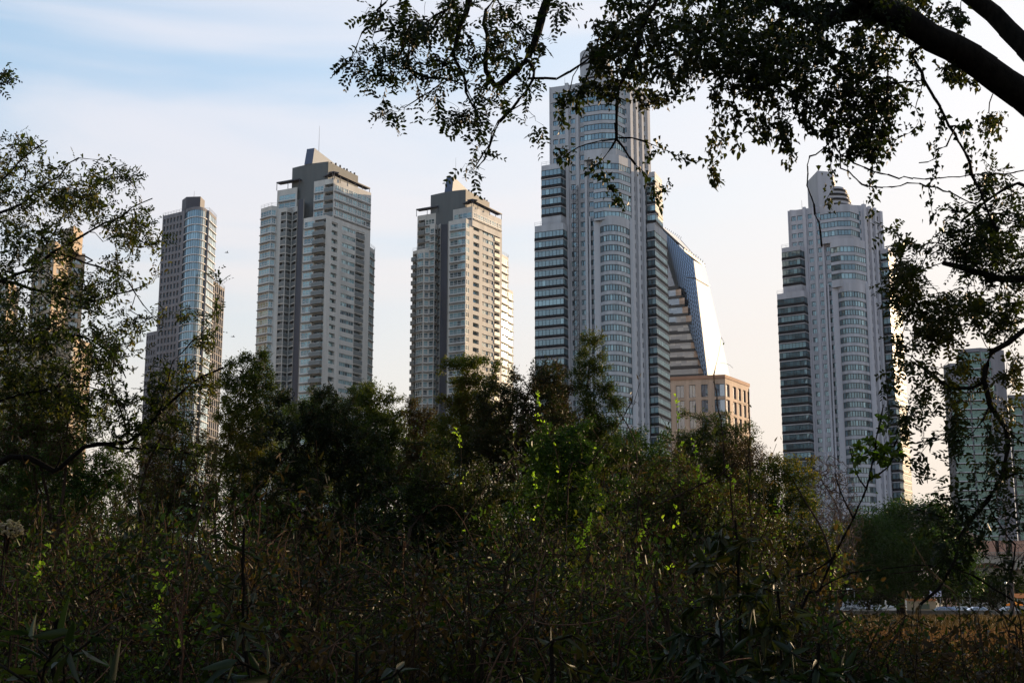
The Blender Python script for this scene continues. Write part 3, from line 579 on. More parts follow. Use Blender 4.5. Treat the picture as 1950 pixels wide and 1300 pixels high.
# terraced lower left facet
lowA = p3(1225, 745, 489); lowB = Bb + Vector((-.3, -.2, 0)); upA = p3(1225, 470, 489)
for k in range(11):
    y0 = 556 + k * 16.5; xr = 1291 + k * 6.6
    a = p3(1225, y0 + 2, 485.0); b = p3(min(xr, 1349), y0 - 2, 478.5)
    zc = a.z; h = 1.35
    dm = T.ex('terrace'); d = (b - a); d.z = 0; d.normalize(); n = Vector((d.y, -d.x, 0))
    dm.hexa([a + n * .2, Vector((b.x, b.y, a.z)) + n * .2, Vector((b.x, b.y, a.z)) - n * 6, a - n * 6], [v + Vector((0, 0, h)) for v in (a + n * .2, Vector((b.x, b.y, a.z)) + n * .2, Vector((b.x, b.y, a.z)) - n * 6, a - n * 6)], 2)
    lo = p3(1225, y0 + 18.5, 485.0).z + 1.3; hi = zc + .0
    bb = p3(min(xr + 6, 1351), y0, 478.2); npn = max(6, int((bb - a).length / 2.0))
    for i in range(npn):
        q0 = a.lerp(Vector((bb.x, bb.y, a.z)), i / npn); q1 = a.lerp(Vector((bb.x, bb.y, a.z)), (i + 1) / npn)
        t_ = i / npn; stone = t_ > .8
        zs = [(lo - .3, lo + (hi - lo) * .5), (lo + (hi - lo) * .5, hi + .01)]
        for z0_, z1_ in zs: m.face([(q0.x, q0.y, z0_), (q1.x, q1.y, z0_), (q1.x, q1.y, z1_), (q0.x, q0.y, z1_)], 1 if stone else 6, BR.random())
# right facet, the low sun on it put into a paler glass colour
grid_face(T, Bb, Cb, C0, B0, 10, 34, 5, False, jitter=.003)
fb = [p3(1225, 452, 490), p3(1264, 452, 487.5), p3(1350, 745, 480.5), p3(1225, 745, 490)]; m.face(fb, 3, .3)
# roof: pale louvred plane and dark maintenance edge
rf = T.ex('sloping_roof'); up = Vector((0, 0, .6))
a, b, c, d = p3(1256, 428, 485), p3(1343, 508, 496), p3(1296, 456, 508), p3(1262, 436, 500)
rf.face([a, b, c, d], 0); rf.face([a + Vector((0, 0, -.7)), b + Vector((0, 0, -.7)), b, a], 2)
e0 = p3(1303, 478, 480); e1 = p3(1342, 508, 495.5)
ed = T.ex('roof_edge'); ed.hexa([e0, e1, e1 + Vector((0, .8, 0)), e0 + Vector((0, .8, 0))], [v + Vector((0, 0, 1.1)) for v in (e0, e1, e1 + Vector((0, .8, 0)), e0 + Vector((0, .8, 0)))], 2)
for i in range(9):
    q = p3(1266, 437, 500).lerp(p3(1296, 455, 506), i / 8); ed.bar(q, q + Vector((.3, 0, .9)), .13, 2)
for i in range(10):
    q = e0.lerp(e1, i / 9) + Vector((0, 0, 1)); ed.bar(q, q + Vector((.2, 0, BR.uniform(.4, 1.2))), .12, 2)
# belt line across two facets
bl = T.ex('belt'); bl.bar(p3(1279, 528, 484), p3(1325.6, 529.5, 477), .22, 2); bl.bar(p3(1325.6, 529.5, 477), p3(1352, 544, 496), .16, 2)
# back closure
m.face([A0, D0, p3(1260, 745, 520), Ab], 3, .3); m.face([C0, Cb, p3(1380, 745, 525), D0], 3, .3)
T.finish()
# ------------------------------------------------------------------ sandstone office block below it
mats = [wall_mat('sandstone', (.46, .35, .28), .8, .2, True, scale=.5), wall_mat('sand_trim', (.46, .30, .22), .7, .08), wall_mat('sand_dark', (.06, .055, .06), .5), glass_mat('sand_glass', (.03, .045, .08), (.12, .14, .18), (.75, .85, 1.0), 1.9, .2), frame_dark, wall_mat('sand_red', (.34, .20, .14), .8)]
V = lambda x, Y: XY(x, Y, 760)
T = Tower('sandstone_building', 'pinkish sandstone office block at the foot of the glass wedge tower', 'office building', V(1345, 480), mats, 20)
zt = zat(1382, 713, 462)
TW = lambda a, b, fl=(0, 9), **k: (a, b, 'win', dict({'s': .12, 'h': .93, 'r': .5, 'n': 2, 'fw': .1, 'fl': fl, 'pb': 0, 'pp': 0}, **k))
cols = []
for i, (a, b) in enumerate(((.10, .25), (.34, .46), (.56, .68), (.80, .985))):
    cols += [TW(a, b, key='sf%d' % i)]
T.prism([V(1277, 467.5), V(1382, 462), V(1427.5, 482), V(1415, 500), V(1290, 500)], 0, zt - 1.2,
        {0: cols, 1: [TW(.02, .17), TW(.30, .44), TW(.52, .64), TW(.72, .84), TW(.92, .99)]}, 5.6, 1.6, 'ss')
a, b, c_, d = V(1276, 467.2), V(1382, 461.5), V(1429, 482.2), V(1290, 500)
T.wall.hexa([(*p, zt - 1.2) for p in (a, b, c_, d)], [(*p, zt) for p in (a, b, c_, d)], 5)
T.finish()

# ------------------------------------------------------------------ green glass balcony tower, right edge
mats = [wall_mat('slate_wall', (.19, .185, .21), .8, .2), wall_mat('slate_trim', (.55, .54, .58), .7, .06), wall_mat('slate_dark', (.12, .12, .14), .6, .15),
        glass_mat('green_glass', (.012, .035, .038), (.16, .24, .25), (.38, .66, .64), 1.7, .08, .7), frame_dark, wall_mat('slate_core', (.15, .15, .18))]
V = lambda x, Y: XY(x, Y, 850)
T = Tower('balcony_tower', 'grey tower with green glass balconies at the right edge, behind the hanging branch', 'apartment tower', V(1870, 440), mats, 20)
BB = {'s': .04, 'h': .92, 'dep': .9, 'pr': .9, 'n': 4, 'fw': .06, 'pp': .12, 'im': 5}
zA = zat(1812, 726, 432); fhr = 2.95
T.prism([V(1805, 436), V(1818, 430), V(1893, 427.5), V(1908, 433), V(1925, 434), V(1925, 455), V(1812, 455)], 0, zA, {1: [(0.0, .46, 'bal', BB), (.5, .97, 'bal', BB)], 2: [(.1, .8, 'win', {'s': .2, 'h': .85, 'n': 1})]}, fhr, 1, 'ga')
T.prism([V(1806, 437), V(1819, 431.5), V(1840, 431), V(1840, 452), V(1810, 452)], zA, zat(1806, 697, 437), {}, fhr, 1, 'gb')
T.prism([V(1836, 433), V(1880, 430), V(1906, 432), V(1925, 434.5), V(1922, 452), V(1840, 452)], zA, zat(1895, 663, 431), {0: [(.0, .95, 'bal', dict(BB, pr=.4, pp=.02))], 1: [(.0, .7, 'rib', {'s': .1, 'h': .9, 'n': 4, 'r': .1})]}, fhr, 1, 'gc')
T.prism([V(1926, 437), V(2010, 434), V(2010, 455), V(1926, 455)], 0, zat(1932, 752, 437), {0: [(.05, .3, 'bal', BB), (.35, .6, 'bal', BB), (.65, .95, 'bal', BB)]}, fhr, 1, 'gd')
T.finish()

# ================================================================== GROUND
gm_, t, b, o = mat('soil')
g = N(t, 'ShaderNodeNewGeometry'); n = N(t, 'ShaderNodeTexNoise'); n.inputs['Scale'].default_value = .8; n.inputs['Detail'].default_value = 8
cr = N(t, 'ShaderNodeValToRGB'); cr.color_ramp.elements[0].color = (.02, .018, .012, 1); cr.color_ramp.elements[1].color = (.05, .05, .025, 1); cr.color_ramp.elements[0].position = .35; cr.color_ramp.elements[1].position = .65
L(t, g.outputs['Position'], n.inputs['Vector']); L(t, n.outputs[0], cr.inputs[0]); L(t, cr.outputs[0], b.inputs['Base Color']); b.inputs['Roughness'].default_value = .95
m = MB(); m.face([(-6000, -300, 0), (6000, -300, 0), (6000, 9000, 0), (-6000, 9000, 0)]); m.build('ground', gm_, kind='structure')
asph = wall_mat('asphalt', (.055, .055, .058), .9, .15, False); pave = wall_mat('paving', (.12, .115, .105), .85, .12, False); lawn = wall_mat('lawn', (.05, .085, .02), .95, .4, False)
m = MB(); m.box(-500, 600, 207.2, 214, -.5, .45); m.build('promenade', pave, kind='structure')
m = MB(); m.box(-500, 600, 214.01, 226, -.5, .30); m.build('road', asph, kind='structure')
m = MB(); m.box(-500, 600, 226.02, 262, -.5, .45); m.build('lawn', lawn, kind='structure')
m = MB()
for i in range(90): m.face([(-150 + i * 5, 219.9, .305), (-148 + i * 5, 219.9, .305), (-148 + i * 5, 220.05, .305), (-150 + i * 5, 220.05, .305)])
m.build('road_marking', plain('road_paint', (.6, .6, .58)), kind='structure')

# ================================================================== VEGETATION KIT
def norm(a): return a / np.maximum(np.linalg.norm(a, axis=-1, keepdims=True), 1e-9)
def bez(p0, p1, p2, k):
    t = (np.arange(1, k + 1) / k)[:, None]; return (1 - t) ** 2 * p0 + 2 * t * (1 - t) * p1 + t * t * p2
class Skel:
    def __init__(s, cap=20000): s.P = np.zeros((cap, 3)); s.par = np.full(cap, -1); s.fr = np.zeros(cap); s.n = 0
    def add(s, p, par, r=0.0):
        if s.n >= len(s.P): s.P = np.vstack([s.P, np.zeros_like(s.P)]); s.par = np.concatenate([s.par, np.full(len(s.par), -1)]); s.fr = np.concatenate([s.fr, np.zeros(len(s.fr))])
        i = s.n; s.P[i] = p; s.par[i] = par; s.fr[i] = r; s.n += 1; return i
    def near(s, p):
        d = s.P[:s.n] - p; return int(np.argmin(np.einsum('ij,ij->i', d, d)))
    def limb(s, pts, r0, r1, rng, step=.3, wob=.0, attach=True):
        pts = np.array(pts, float)
        # Catmull-Rom through the traced points
        Q = []; pp = np.vstack([2 * pts[0] - pts[1], pts, 2 * pts[-1] - pts[-2]])
        for i in range(len(pts) - 1):
            k = max(1, int(np.linalg.norm(pts[i + 1] - pts[i]) / step))
            for j in range(k):
                t = j / k; a, b, c, d = pp[i:i + 4]
                Q.append(.5 * ((2 * b) + (-a + c) * t + (2 * a - 5 * b + 4 * c - d) * t * t + (-a + 3 * b - 3 * c + d) * t ** 3))
        Q.append(pts[-1]); Q = np.array(Q); L_ = len(Q)
        par = s.near(Q[0]) if (attach and s.n) else -1; ids = []
        for i, q in enumerate(Q):
            f = i / max(1, L_ - 1); w = rng.normal(0, wob, 3) if 0 < i < L_ - 1 and wob else 0
            par = s.add(q + w, par, r0 + (r1 - r0) * f); ids.append(par)
        return ids
    def fill(s, A, step, rng, sag=.0, wob=.12, maxd=1e9):
        n0 = s.n; base = s.P[:n0]
        d = np.array([((base - a) ** 2).sum(1).min() for a in A]); A = A[np.argsort(d)]
        for a in A:
            j = s.near(a); p = s.P[j]; v = a - p; l = np.linalg.norm(v)
            if l < step * .25 or l > maxd: continue
            k = max(1, int(math.ceil(l / step))); g = s.par[j]
            din = norm(p - s.P[g]) if g >= 0 else norm(v)
            mid = p + v * .5 + (din * .22 + rng.normal(0, wob, 3)) * l; mid[2] += sag * l
            q = bez(p, mid, a, k); par = j
            for x in q: par = s.add(x, par)
    def radii(s, tip, ex):
        n = s.n; cnt = np.zeros(n); has = np.zeros(n, bool); par = s.par[:n]
        has[par[par >= 0]] = True; cnt[~has] = 1
        for i in range(n - 1, -1, -1):
            if par[i] >= 0: cnt[par[i]] += cnt[i]
        s.cnt = cnt; r = tip * cnt ** ex; s.r = np.where(s.fr[:n] > 0, np.maximum(s.fr[:n], np.minimum(r, s.fr[:n] * 1.15)), r)
        # a twig never gets thicker than what carries it
        for i in range(n):
            if par[i] >= 0 and s.r[i] > s.r[par[i]]: s.r[i] = s.r[par[i]]
        return s.r
def tubes(s, sel, k, rng=None, rough=0.0):
    """frusta from each selected node's parent to the node, rings shared by direction"""
    n = s.n; par = s.par[:n]; Pn = s.P[:n]; d = np.zeros((n, 3)); ok = par >= 0
    d[ok] = Pn[ok] - Pn[par[ok]]; first = ~ok
    ch = np.full(n, -1); ch[par[ok]] = np.nonzero(ok)[0]; d[first] = Pn[np.maximum(ch[first], 0)] - Pn[first]; d = norm(d)
    ref = np.where(np.abs(d[:, 2:3]) > .85, np.array([[1., 0, 0]]), np.array([[0, 0, 1.]])); u = norm(np.cross(d, ref)); v = np.cross(d, u)
    idx = np.nonzero(sel & ok)[0]; pa = par[idx]; an = 2 * np.pi * np.arange(k) / k; c, sn = np.cos(an)[None, :, None], np.sin(an)[None, :, None]
    ua = u[pa]; flip = (ua * u[idx]).sum(1) ** 2 < .3     # avoid twisted rings where the reference flips
    ua = np.where(flip[:, None], u[idx], ua); va = np.where(flip[:, None], v[idx], v[pa])
    ra, rb = s.r[pa].copy(), s.r[idx]; ra = np.where(s.r[idx] < .55 * ra, s.r[idx] * 1.25, ra)
    A = Pn[pa][:, None] + (ua[:, None] * c + va[:, None] * sn) * ra[:, None, None]; B = Pn[idx][:, None] + (u[idx][:, None] * c + v[idx][:, None] * sn) * rb[:, None, None]
    V = np.concatenate([A, B], 1).reshape(-1, 3); m = len(idx); b0 = (np.arange(m) * 2 * k)[:, None]; i = np.arange(k)[None]; j = (i + 1) % k
    Fc = np.stack([b0 + i, b0 + j, b0 + k + j, b0 + k + i], -1).reshape(-1, 4)
    return V, Fc
def leaves(base, d, nrm, ln, wd, rng, curl=.12, fold=.22, shape='oval'):
    """two-sided folded blades: six vertices, two quads each"""
    d = norm(d); sd = norm(np.cross(d, nrm)); up = np.cross(sd, d); ln = ln[:, None]; wd = wd[:, None]
    f1, f2, w1, w2 = {'oval': (.32, .72, 1.0, .8), 'lance': (.25, .6, 1.0, .75), 'ivy': (.22, .5, 1.25, .75)}[shape]
    b = base; t = base + d * ln - up * ln * curl
    L1 = base + d * ln * f1 + sd * wd * .5 * w1 + up * wd * fold; L2 = base + d * ln * f2 + sd * wd * .5 * w2 + up * (wd * fold * .8 - ln * curl * .4)
    R1 = base + d * ln * f1 - sd * wd * .5 * w1 + up * wd * fold; R2 = base + d * ln * f2 - sd * wd * .5 * w2 + up * (wd * fold * .8 - ln * curl * .4)
    V = np.stack([b, L1, L2, t, R2, R1], 1).reshape(-1, 3); k = (np.arange(len(base)) * 6)[:, None]
    Fc = np.stack([k + np.array([[0, 3, 2, 1]]), k + np.array([[0, 5, 4, 3]])], 1).reshape(-1, 4)
    return V, Fc
def blobs_pts(blobs, n, rng, clump=.28, per=14):
    """points in a union of ellipsoids given as (x, y, rx, ry, depth, thickness[, weight]) seen from the camera stand"""
    w = np.array([(b[2] * b[3]) ** .85 * (b[6] if len(b) > 6 else 1) for b in blobs]); w /= w.sum(); out_ = []
    for b, q in zip(blobs, rng.multinomial(n, w)):
        if q == 0: continue
        nc = max(1, q // per); c = rng.normal(size=(nc, 3)); c = norm(c) * rng.uniform(0.15, 1, (nc, 1)) ** .45
        u = c[rng.integers(0, nc, q)] + rng.normal(0, clump, (q, 3)); r = np.linalg.norm(u, axis=1, keepdims=True); u = np.where(r > 1.12, u / r * 1.12, u)
        for a in u: out_.append(P(b[0] + a[0] * b[2], b[1] - a[1] * b[3], b[4] + a[2] * b[5]))
    return np.array(out_)
def put_leaves(s, spec, rng, thick=3):
    """returns V, F, rnd arrays of foliage hung on the thin twigs"""
    n = s.n; par = s.par[:n]; ok = np.nonzero((par >= 0) & (s.cnt <= thick) & (s.fr[:n] == 0))[0]
    if len(ok) == 0: return None
    seg = s.P[ok] - s.P[par[ok]]; l = np.linalg.norm(seg, axis=1); p = l / l.sum(); m = spec['n']; k = rng.choice(len(ok), m, p=p)
    base = s.P[par[ok]][k] + seg[k] * rng.uniform(0, 1, (m, 1)); base = base + rng.normal(0, 1, (m, 3)) * spec.get('spread', 0.0); ed = norm(seg[k]); hue = spec.get('hue', (0, 1))
    cl = (np.sin(base @ np.array([1.9, 1.3, 2.7]) * spec.get('hf', 1.0)) * .5 + .5)
    up = np.array([0, 0, 1.])
    if spec.get('pinnate'):
        pr, Lr = spec['pinnate']; d = norm(ed * .5 + rng.normal(0, .75, (m, 3)) + up * spec.get('droop', -.3)); nr = norm(up + rng.normal(0, .5, (m, 3))); sd = norm(np.cross(d, nr)); nr = np.cross(sd, d)
        Lr = Lr * rng.uniform(.6, 1.2, m); B, D, NN, LL, WW, C = [], [], [], [], [], []
        for i in range(pr):
            t = .22 + .78 * i / (pr - 1); pos = base + d * (Lr * t)[:, None] - nr * (Lr * t * t * .22)[:, None]
            for sg in (-1, 1):
                keep = rng.uniform(size=m) < spec.get('keep', .88)
                dd = norm(d * .62 + sd * sg + rng.normal(0, .14, (m, 3)) - nr * .15)
                B.append(pos[keep]); D.append(dd[keep]); NN.append((nr + rng.normal(0, .25, (m, 3)))[keep]); sz = spec['L'] * rng.uniform(.7, 1.15, m) * (1 - .35 * abs(t - .55))
                LL.append(sz[keep]); WW.append((sz * spec['W'] / spec['L'])[keep]); C.append((cl * .6 + .4 * rng.uniform(size=m))[keep])
        V, Fc = leaves(np.vstack(B), np.vstack(D), np.vstack(NN), np.concatenate(LL), np.concatenate(WW), rng, .1, .12, 'oval'); c = np.concatenate(C)
    else:
        d = norm(ed * spec.get('al', .6) + rng.normal(0, .6, (m, 3)) + up * spec.get('droop', 0)); nr = norm(up * .7 + rng.normal(0, .6, (m, 3)))
        sz = rng.uniform(.6, 1.2, m); V, Fc = leaves(base, d, nr, spec['L'] * sz, spec['W'] * sz, rng, shape=spec.get('shape', 'oval')); c = cl * .55 + .45 * rng.uniform(size=m)
    c = hue[0] + (hue[1] - hue[0]) * c
    return V, Fc, np.repeat(c, 2)
def plant(name, label, cat, base, s, tip, ex, spec, barkm, leafm, seed, group=None, smooth_limbs=True, thick=3, crown='foliage', k=4):
    """a thing: trunk and limbs (traced), twigs, foliage"""
    rng = np.random.default_rng(seed + 999); s.radii(tip, ex); base = np.array(base, float); root = empty(name, tuple(base), label, cat, group)
    big = s.fr[:s.n] > 0
    if big.any():
        V, Fc = tubes(s, big, 10); V = V + rng.normal(0, .002, V.shape); np_mesh('trunk', V - base, Fc, np.full(len(Fc), .5), barkm, root, smooth=True)
    V, Fc = tubes(s, ~big, k)
    if len(Fc): np_mesh('twigs', V - base, Fc, np.full(len(Fc), .5), barkm, root)
    specs = spec if isinstance(spec, list) else [spec]; ms = leafm if isinstance(leafm, list) else [leafm]
    VV, FF, RR, MM = [], [], [], []; off = 0
    for i, sp_ in enumerate(specs):
        r = put_leaves(s, sp_, rng, thick)
        if r is None: continue
        V, Fc, c = r; VV.append(V); FF.append(Fc + off); RR.append(c); MM.append(np.full(len(Fc), i)); off += len(V)
    if VV: np_mesh(crown, np.vstack(VV) - base, np.vstack(FF), np.concatenate(RR), ms, root, np.concatenate(MM))
    return root
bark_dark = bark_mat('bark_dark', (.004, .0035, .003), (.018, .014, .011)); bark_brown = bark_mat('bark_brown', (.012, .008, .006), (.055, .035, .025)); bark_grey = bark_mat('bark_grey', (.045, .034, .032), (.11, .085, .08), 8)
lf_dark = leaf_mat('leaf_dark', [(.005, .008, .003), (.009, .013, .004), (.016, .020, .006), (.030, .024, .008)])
lf_olive = leaf_mat('leaf_olive', [(.010, .018, .004), (.020, .030, .006), (.040, .050, .009), (.065, .062, .012), (.060, .036, .012)])  # yellowish end of the olive puts sunlit leaves into the colour
lf_green = leaf_mat('leaf_green', [(.009, .021, .004), (.018, .037, .006), (.036, .058, .009), (.065, .080, .012)])
lf_brown = leaf_mat('leaf_brown', [(.017, .012, .007), (.030, .019, .010), (.048, .027, .013), (.028, .027, .010)], trans=.35)
lf_lime = leaf_mat('leaf_lime', [(.12, .19, .015), (.20, .27, .025), (.28, .32, .04)], trans=.55, tcol=2.0)
lf_big = leaf_mat('leaf_big', [(.004, .009, .003), (.008, .016, .005), (.018, .024, .006), (.03, .024, .008)], rough=.48, trans=.25, spec=.2)
lf_yellow = leaf_mat('leaf_yellow', [(.10, .07, .012), (.16, .10, .018), (.10, .09, .02)], trans=.5)
def PX(pts, Y): return [P(p[0], p[1], p[2] if len(p) > 2 else Y) for p in pts]

# ------------------------------------------------------------------ overhanging tree, its trunk outside the frame on the right
rng = np.random.default_rng(3); s = Skel()
s.limb([(6.6, 9.6, -.2), (6.4, 9.2, 2.0), (5.9, 8.6, 3.9)] + PX([(2420, 560, 8.2), (2150, 330, 8), (1950, 185, 7.8), (1850, 112, 7.7), (1740, 50, 7.6), (1655, 2, 7.6), (1560, -75, 7.5), (1400, -150, 7.4), (1200, -190, 7.2)], 8), .20, .06, rng, .12, .004)
s.fr[:s.n] = np.interp(np.arange(s.n) / s.n, [0, .3, .45, .62, .75, 1], [.24, .19, .145, .125, .10, .05])
s.limb(PX([(2150, 330, 8.1), (2040, 190, 8.3), (1950, 88, 8.4), (1893, 30, 8.5), (1842, -12, 8.5), (1760, -110, 8.6)], 8), .095, .05, rng, .12, .004)
s.limb(PX([(1690, 45), (1640, 26), (1600, 30), (1565, 41), (1523, 20), (1450, -8), (1360, -20)], 7.6), .055, .02, rng, .1, .006)
s.limb(PX([(1655, 2), (1500, -60), (1300, -60), (1150, -50), (1060, -30), (1040, 4), (1012, 92), (985, 132), (952, 160), (944, 166)], 7.2), .05, .020, rng, .08, .006)
s.limb(PX([(944, 166), (927, 135), (926, 68), (920, 45), (925, 20), (945, -5)], 7.2), .016, .008, rng, .06, .005)
s.limb(PX([(1300, -150), (1050, -130), (920, -60), (893, 2), (876, 52), (861, 95), (836, 150)], 7.0), .03, .010, rng, .08, .006)
s.limb(PX([(861, 95), (880, 135), (890, 176), (906, 205), (920, 240)], 7.0), .010, .004, rng, .06, .006)
s.limb(PX([(1006, 115), (1018, 135), (990, 190), (950, 232), (930, 285), (908, 320)], 7.1), .010, .004, rng, .06, .006)
s.limb(PX([(836, 150), (790, 138), (762, 110), (780, 50)], 7.0), .006, .003, rng, .06, .006)
s.limb(PX([(893, 2), (790, -30), (722, 20), (710, 62)], 7.0), .006, .003, rng, .06, .006)
s.limb(PX([(780, 28), (750, 50), (712, 62)], 7.0), .005, .003, rng, .06, .006)
s.limb(PX([(712, 47), (690, 60), (676, 95), (665, 118)], 7.0), .003, .002, rng, .06, .004)
s.limb(PX([(1300, -60), (1240, 20), (1208, 110), (1178, 170), (1174, 265)], 7.1), .013, .008, rng, .08, .006)
q_ = s.limb(PX([(1174, 265), (1200, 300), (1240, 350), (1255, 395)], 7.1), .006, .003, rng, .06, .005); s.fr[q_[len(q_) // 2:]] = 0
q_ = s.limb(PX([(1174, 265), (1150, 300), (1120, 335)], 7.1), .006, .003, rng, .06, .005); s.fr[q_[len(q_) // 2:]] = 0
q_ = s.limb(PX([(1174, 265), (1120, 272), (1082, 292)], 7.1), .004, .002, rng, .06, .005); s.fr[q_[len(q_) // 2:]] = 0
q_ = s.limb(PX([(1178, 262), (1230, 270), (1300, 300), (1332, 308)], 7.1), .004, .002, rng, .06, .005); s.fr[q_[len(q_) // 2:]] = 0
s.limb(PX([(1005, 150), (1060, 148), (1110, 120), (1180, 60)], 7.1), .006, .004, rng, .06, .005)
s.limb(PX([(1735, 105), (1770, 170), (1800, 225), (1838, 290), (1870, 372), (1900, 440)], 7.6), .009, .006, rng, .06, .004)
for pts in ([(1480, 150), (1560, 230), (1600, 290), (1680, 330), (1760, 340), (1860, 335), (1950, 325)], [(1600, 320), (1640, 350), (1700, 352), (1780, 355), (1860, 390), (1940, 425)], [(1600, 260), (1545, 300), (1537, 350), (1548, 390), (1562, 425), (1565, 470)], [(1820, 240), (1780, 300), (1750, 310)], [(1690, 160), (1685, 240), (1660, 290), (1600, 300)]):
    s.limb(PX(pts, 7.5), .004, .0025, rng, .05, .008)
def strand(x, y0, y1, Y, dx=0):
    k = 7; s.fr[s.limb(PX([(x + dx * i / k + rng.normal(0, 5), y0 + (y1 - y0) * i / k) for i in range(k + 1)], Y), .002, .001, rng, .05, .008)] = 0
for a in ((1372, 90, 350, 7.2, -8), (1392, 120, 290, 7.2, 14), (1360, 160, 345, 7.25, -4), (1440, 120, 270, 7.3, 20), (1472, 150, 285, 7.3, 25), (1335, 60, 190, 7.2, -30), (1265, 80, 185, 7.1, 0), (1215, 60, 170, 7.1, -20), (1150, 60, 205, 7.1, -60), (1120, 80, 240, 7.1, -55), (1180, 100, 190, 7.1, -40), (1560, 120, 290, 7.5, 30),
          (1620, 150, 330, 7.6, -10), (1655, 150, 320, 7.6, 10), (1690, 120, 300, 7.6, 10), (1590, 250, 400, 7.5, -12), (1660, 300, 420, 7.6, 8), (1752, 150, 250, 7.7, -6), (1840, 230, 330, 7.8, 12), (1890, 180, 300, 7.9, -14), (1510, 190, 320, 7.4, -10), (1300, 100, 160, 7.2, 20), (1790, 210, 420, 7.6, -20), (1540, 20, 200, 7.5, -20)): strand(*a)
A = np.vstack([
    blobs_pts([(1175, 50, 55, 60, 7.2, .35, 1.2), (1260, 110, 90, 75, 7.2, .5, 1.2), (1340, 60, 110, 80, 7.3, .6, 1.3), (1460, 70, 110, 85, 7.4, .6, 1.3), (1570, 95, 95, 85, 7.6, .5, 1.2), (1520, 0, 220, 40, 7.8, .7, 1.0)], 1050, rng, .5, 12),
    blobs_pts([(1640, 190, 60, 95, 7.6, .3, 1.6), (1650, 245, 55, 55, 7.6, .3, 1.3), (1690, 140, 50, 60, 7.7, .3, .8), (1700, 60, 60, 45, 7.8, .3, .8), (1440, 180, 40, 80, 7.3, .3, 1.0), (1476, 240, 22, 45, 7.3, .2, .9), (1378, 160, 20, 90, 7.2, .15, .8), (1362, 300, 10, 45, 7.2, .1, .5), (1480, 130, 70, 60, 7.4, .4, 1), (1420, 110, 60, 60, 7.4, .4, .8), (1580, 200, 50, 60, 7.5, .3, .7)], 900, rng, .5, 12),
    blobs_pts([(1110, 200, 55, 35, 7.1, .2, .7), (1150, 165, 60, 40, 7.1, .2, 1), (1180, 110, 48, 60, 7.1, .3, 1.8), (1245, 190, 30, 22, 7.1, .2, .5)], 210, rng),
    blobs_pts([(1082, 296, 26, 26, 7.1, .08, 1), (1128, 318, 34, 18, 7.1, .08, 1), (1166, 375, 16, 28, 7.1, .08, .8), (1275, 365, 14, 24, 7.1, .08, .6), (1215, 300, 30, 20, 7.1, .1, .2)], 46, rng),
    blobs_pts([(1790, 60, 70, 50, 8.2, .4, .6), (1900, 210, 50, 50, 8.3, .4, .35), (1810, 140, 60, 40, 8, .3, .4), (1750, 20, 60, 40, 8.3, .4, .8)], 150, rng)])
s.fill(A, .11, rng, -.05, .16)
n_ivy0 = s.n
ivy_root = plant('overhanging_tree', 'large tree with thick dark limb crossing the top right corner and leaves hanging from above', 'tree', (6.6, 9.6, 0), s, .0016, .36,
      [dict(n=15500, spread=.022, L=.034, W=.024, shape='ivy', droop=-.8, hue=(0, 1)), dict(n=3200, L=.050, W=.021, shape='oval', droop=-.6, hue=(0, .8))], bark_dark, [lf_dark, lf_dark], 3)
# finer compound leaves on the branches hanging at top centre: a second tree crown reaching in from above
s = Skel(); rng = np.random.default_rng(4)
s.limb([(3.2, -1.6, -.2), (3.0, -1.2, 3.2), (2.3, .6, 6.0), (1.2, 4.4, 7.4)] + PX([(1000, -200, 7.0), (900, -70, 7.1)], 7), .15, .025, rng, .15, .005)
for pts, r0 in (([(900, -70), (800, -50), (730, -10), (722, 30), (708, 75)], .008), ([(900, -70), (850, 20), (800, 75), (760, 62), (720, 60)], .007), ([(850, 20), (790, 60), (776, 115), (800, 150), (835, 148)], .004),
                ([(900, -70), (960, 20), (1000, 60), (1040, 90)], .005), ([(1000, 150), (1015, 185), (950, 230), (930, 275), (905, 318)], .006), ([(885, 160), (900, 200), (915, 255)], .005), ([(860, 150), (800, 185), (770, 205)], .003)):
    s.limb(PX(pts, 7.0), r0, .002, rng, .06, .006)
A = blobs_pts([(675, 110, 28, 28, 7, .15, .9), (700, 20, 45, 20, 7, .2, .9), (760, 100, 45, 60, 7, .2, .8), (820, 30, 75, 40, 7, .3, 1.3), (770, 190, 45, 22, 7, .15, .8), (830, 110, 20, 25, 7, .1, .6), (870, 215, 45, 18, 7, .15, 1.0), (905, 250, 22, 40, 7, .15, 1.0), (960, 200, 50, 30, 7, .2, .6),
               (980, 160, 40, 15, 7, .2, .6), (1020, 10, 60, 25, 7, .2, 1.0), (1000, 60, 60, 40, 7, .2, .4), (895, 275, 15, 20, 7, .1, .5), (735, 205, 12, 10, 7, .1, .5)], 230, rng, .35, 7)
s.fill(A, .07, rng, -.03, .2)
A2 = blobs_pts([(860, 100, 120, 90, 7, .25, .5), (940, 80, 60, 60, 7, .2, .4), (900, 310, 45, 25, 7, .1, .6), (1000, 250, 40, 30, 7, .1, .3), (770, 150, 60, 60, 7, .1, .4)], 120, rng, .5, 4); s.fill(A2, .06, rng, .02, .3)
plant('overhanging_tree', 'slender branches with small paired leaflets hanging at the top centre', 'tree', (3.2, -1.6, 0), s, .0011, .35, dict(n=560, pinnate=(6, .13), L=.036, W=.017, droop=-.7, hue=(0, .8)), bark_dark, lf_dark, 4)
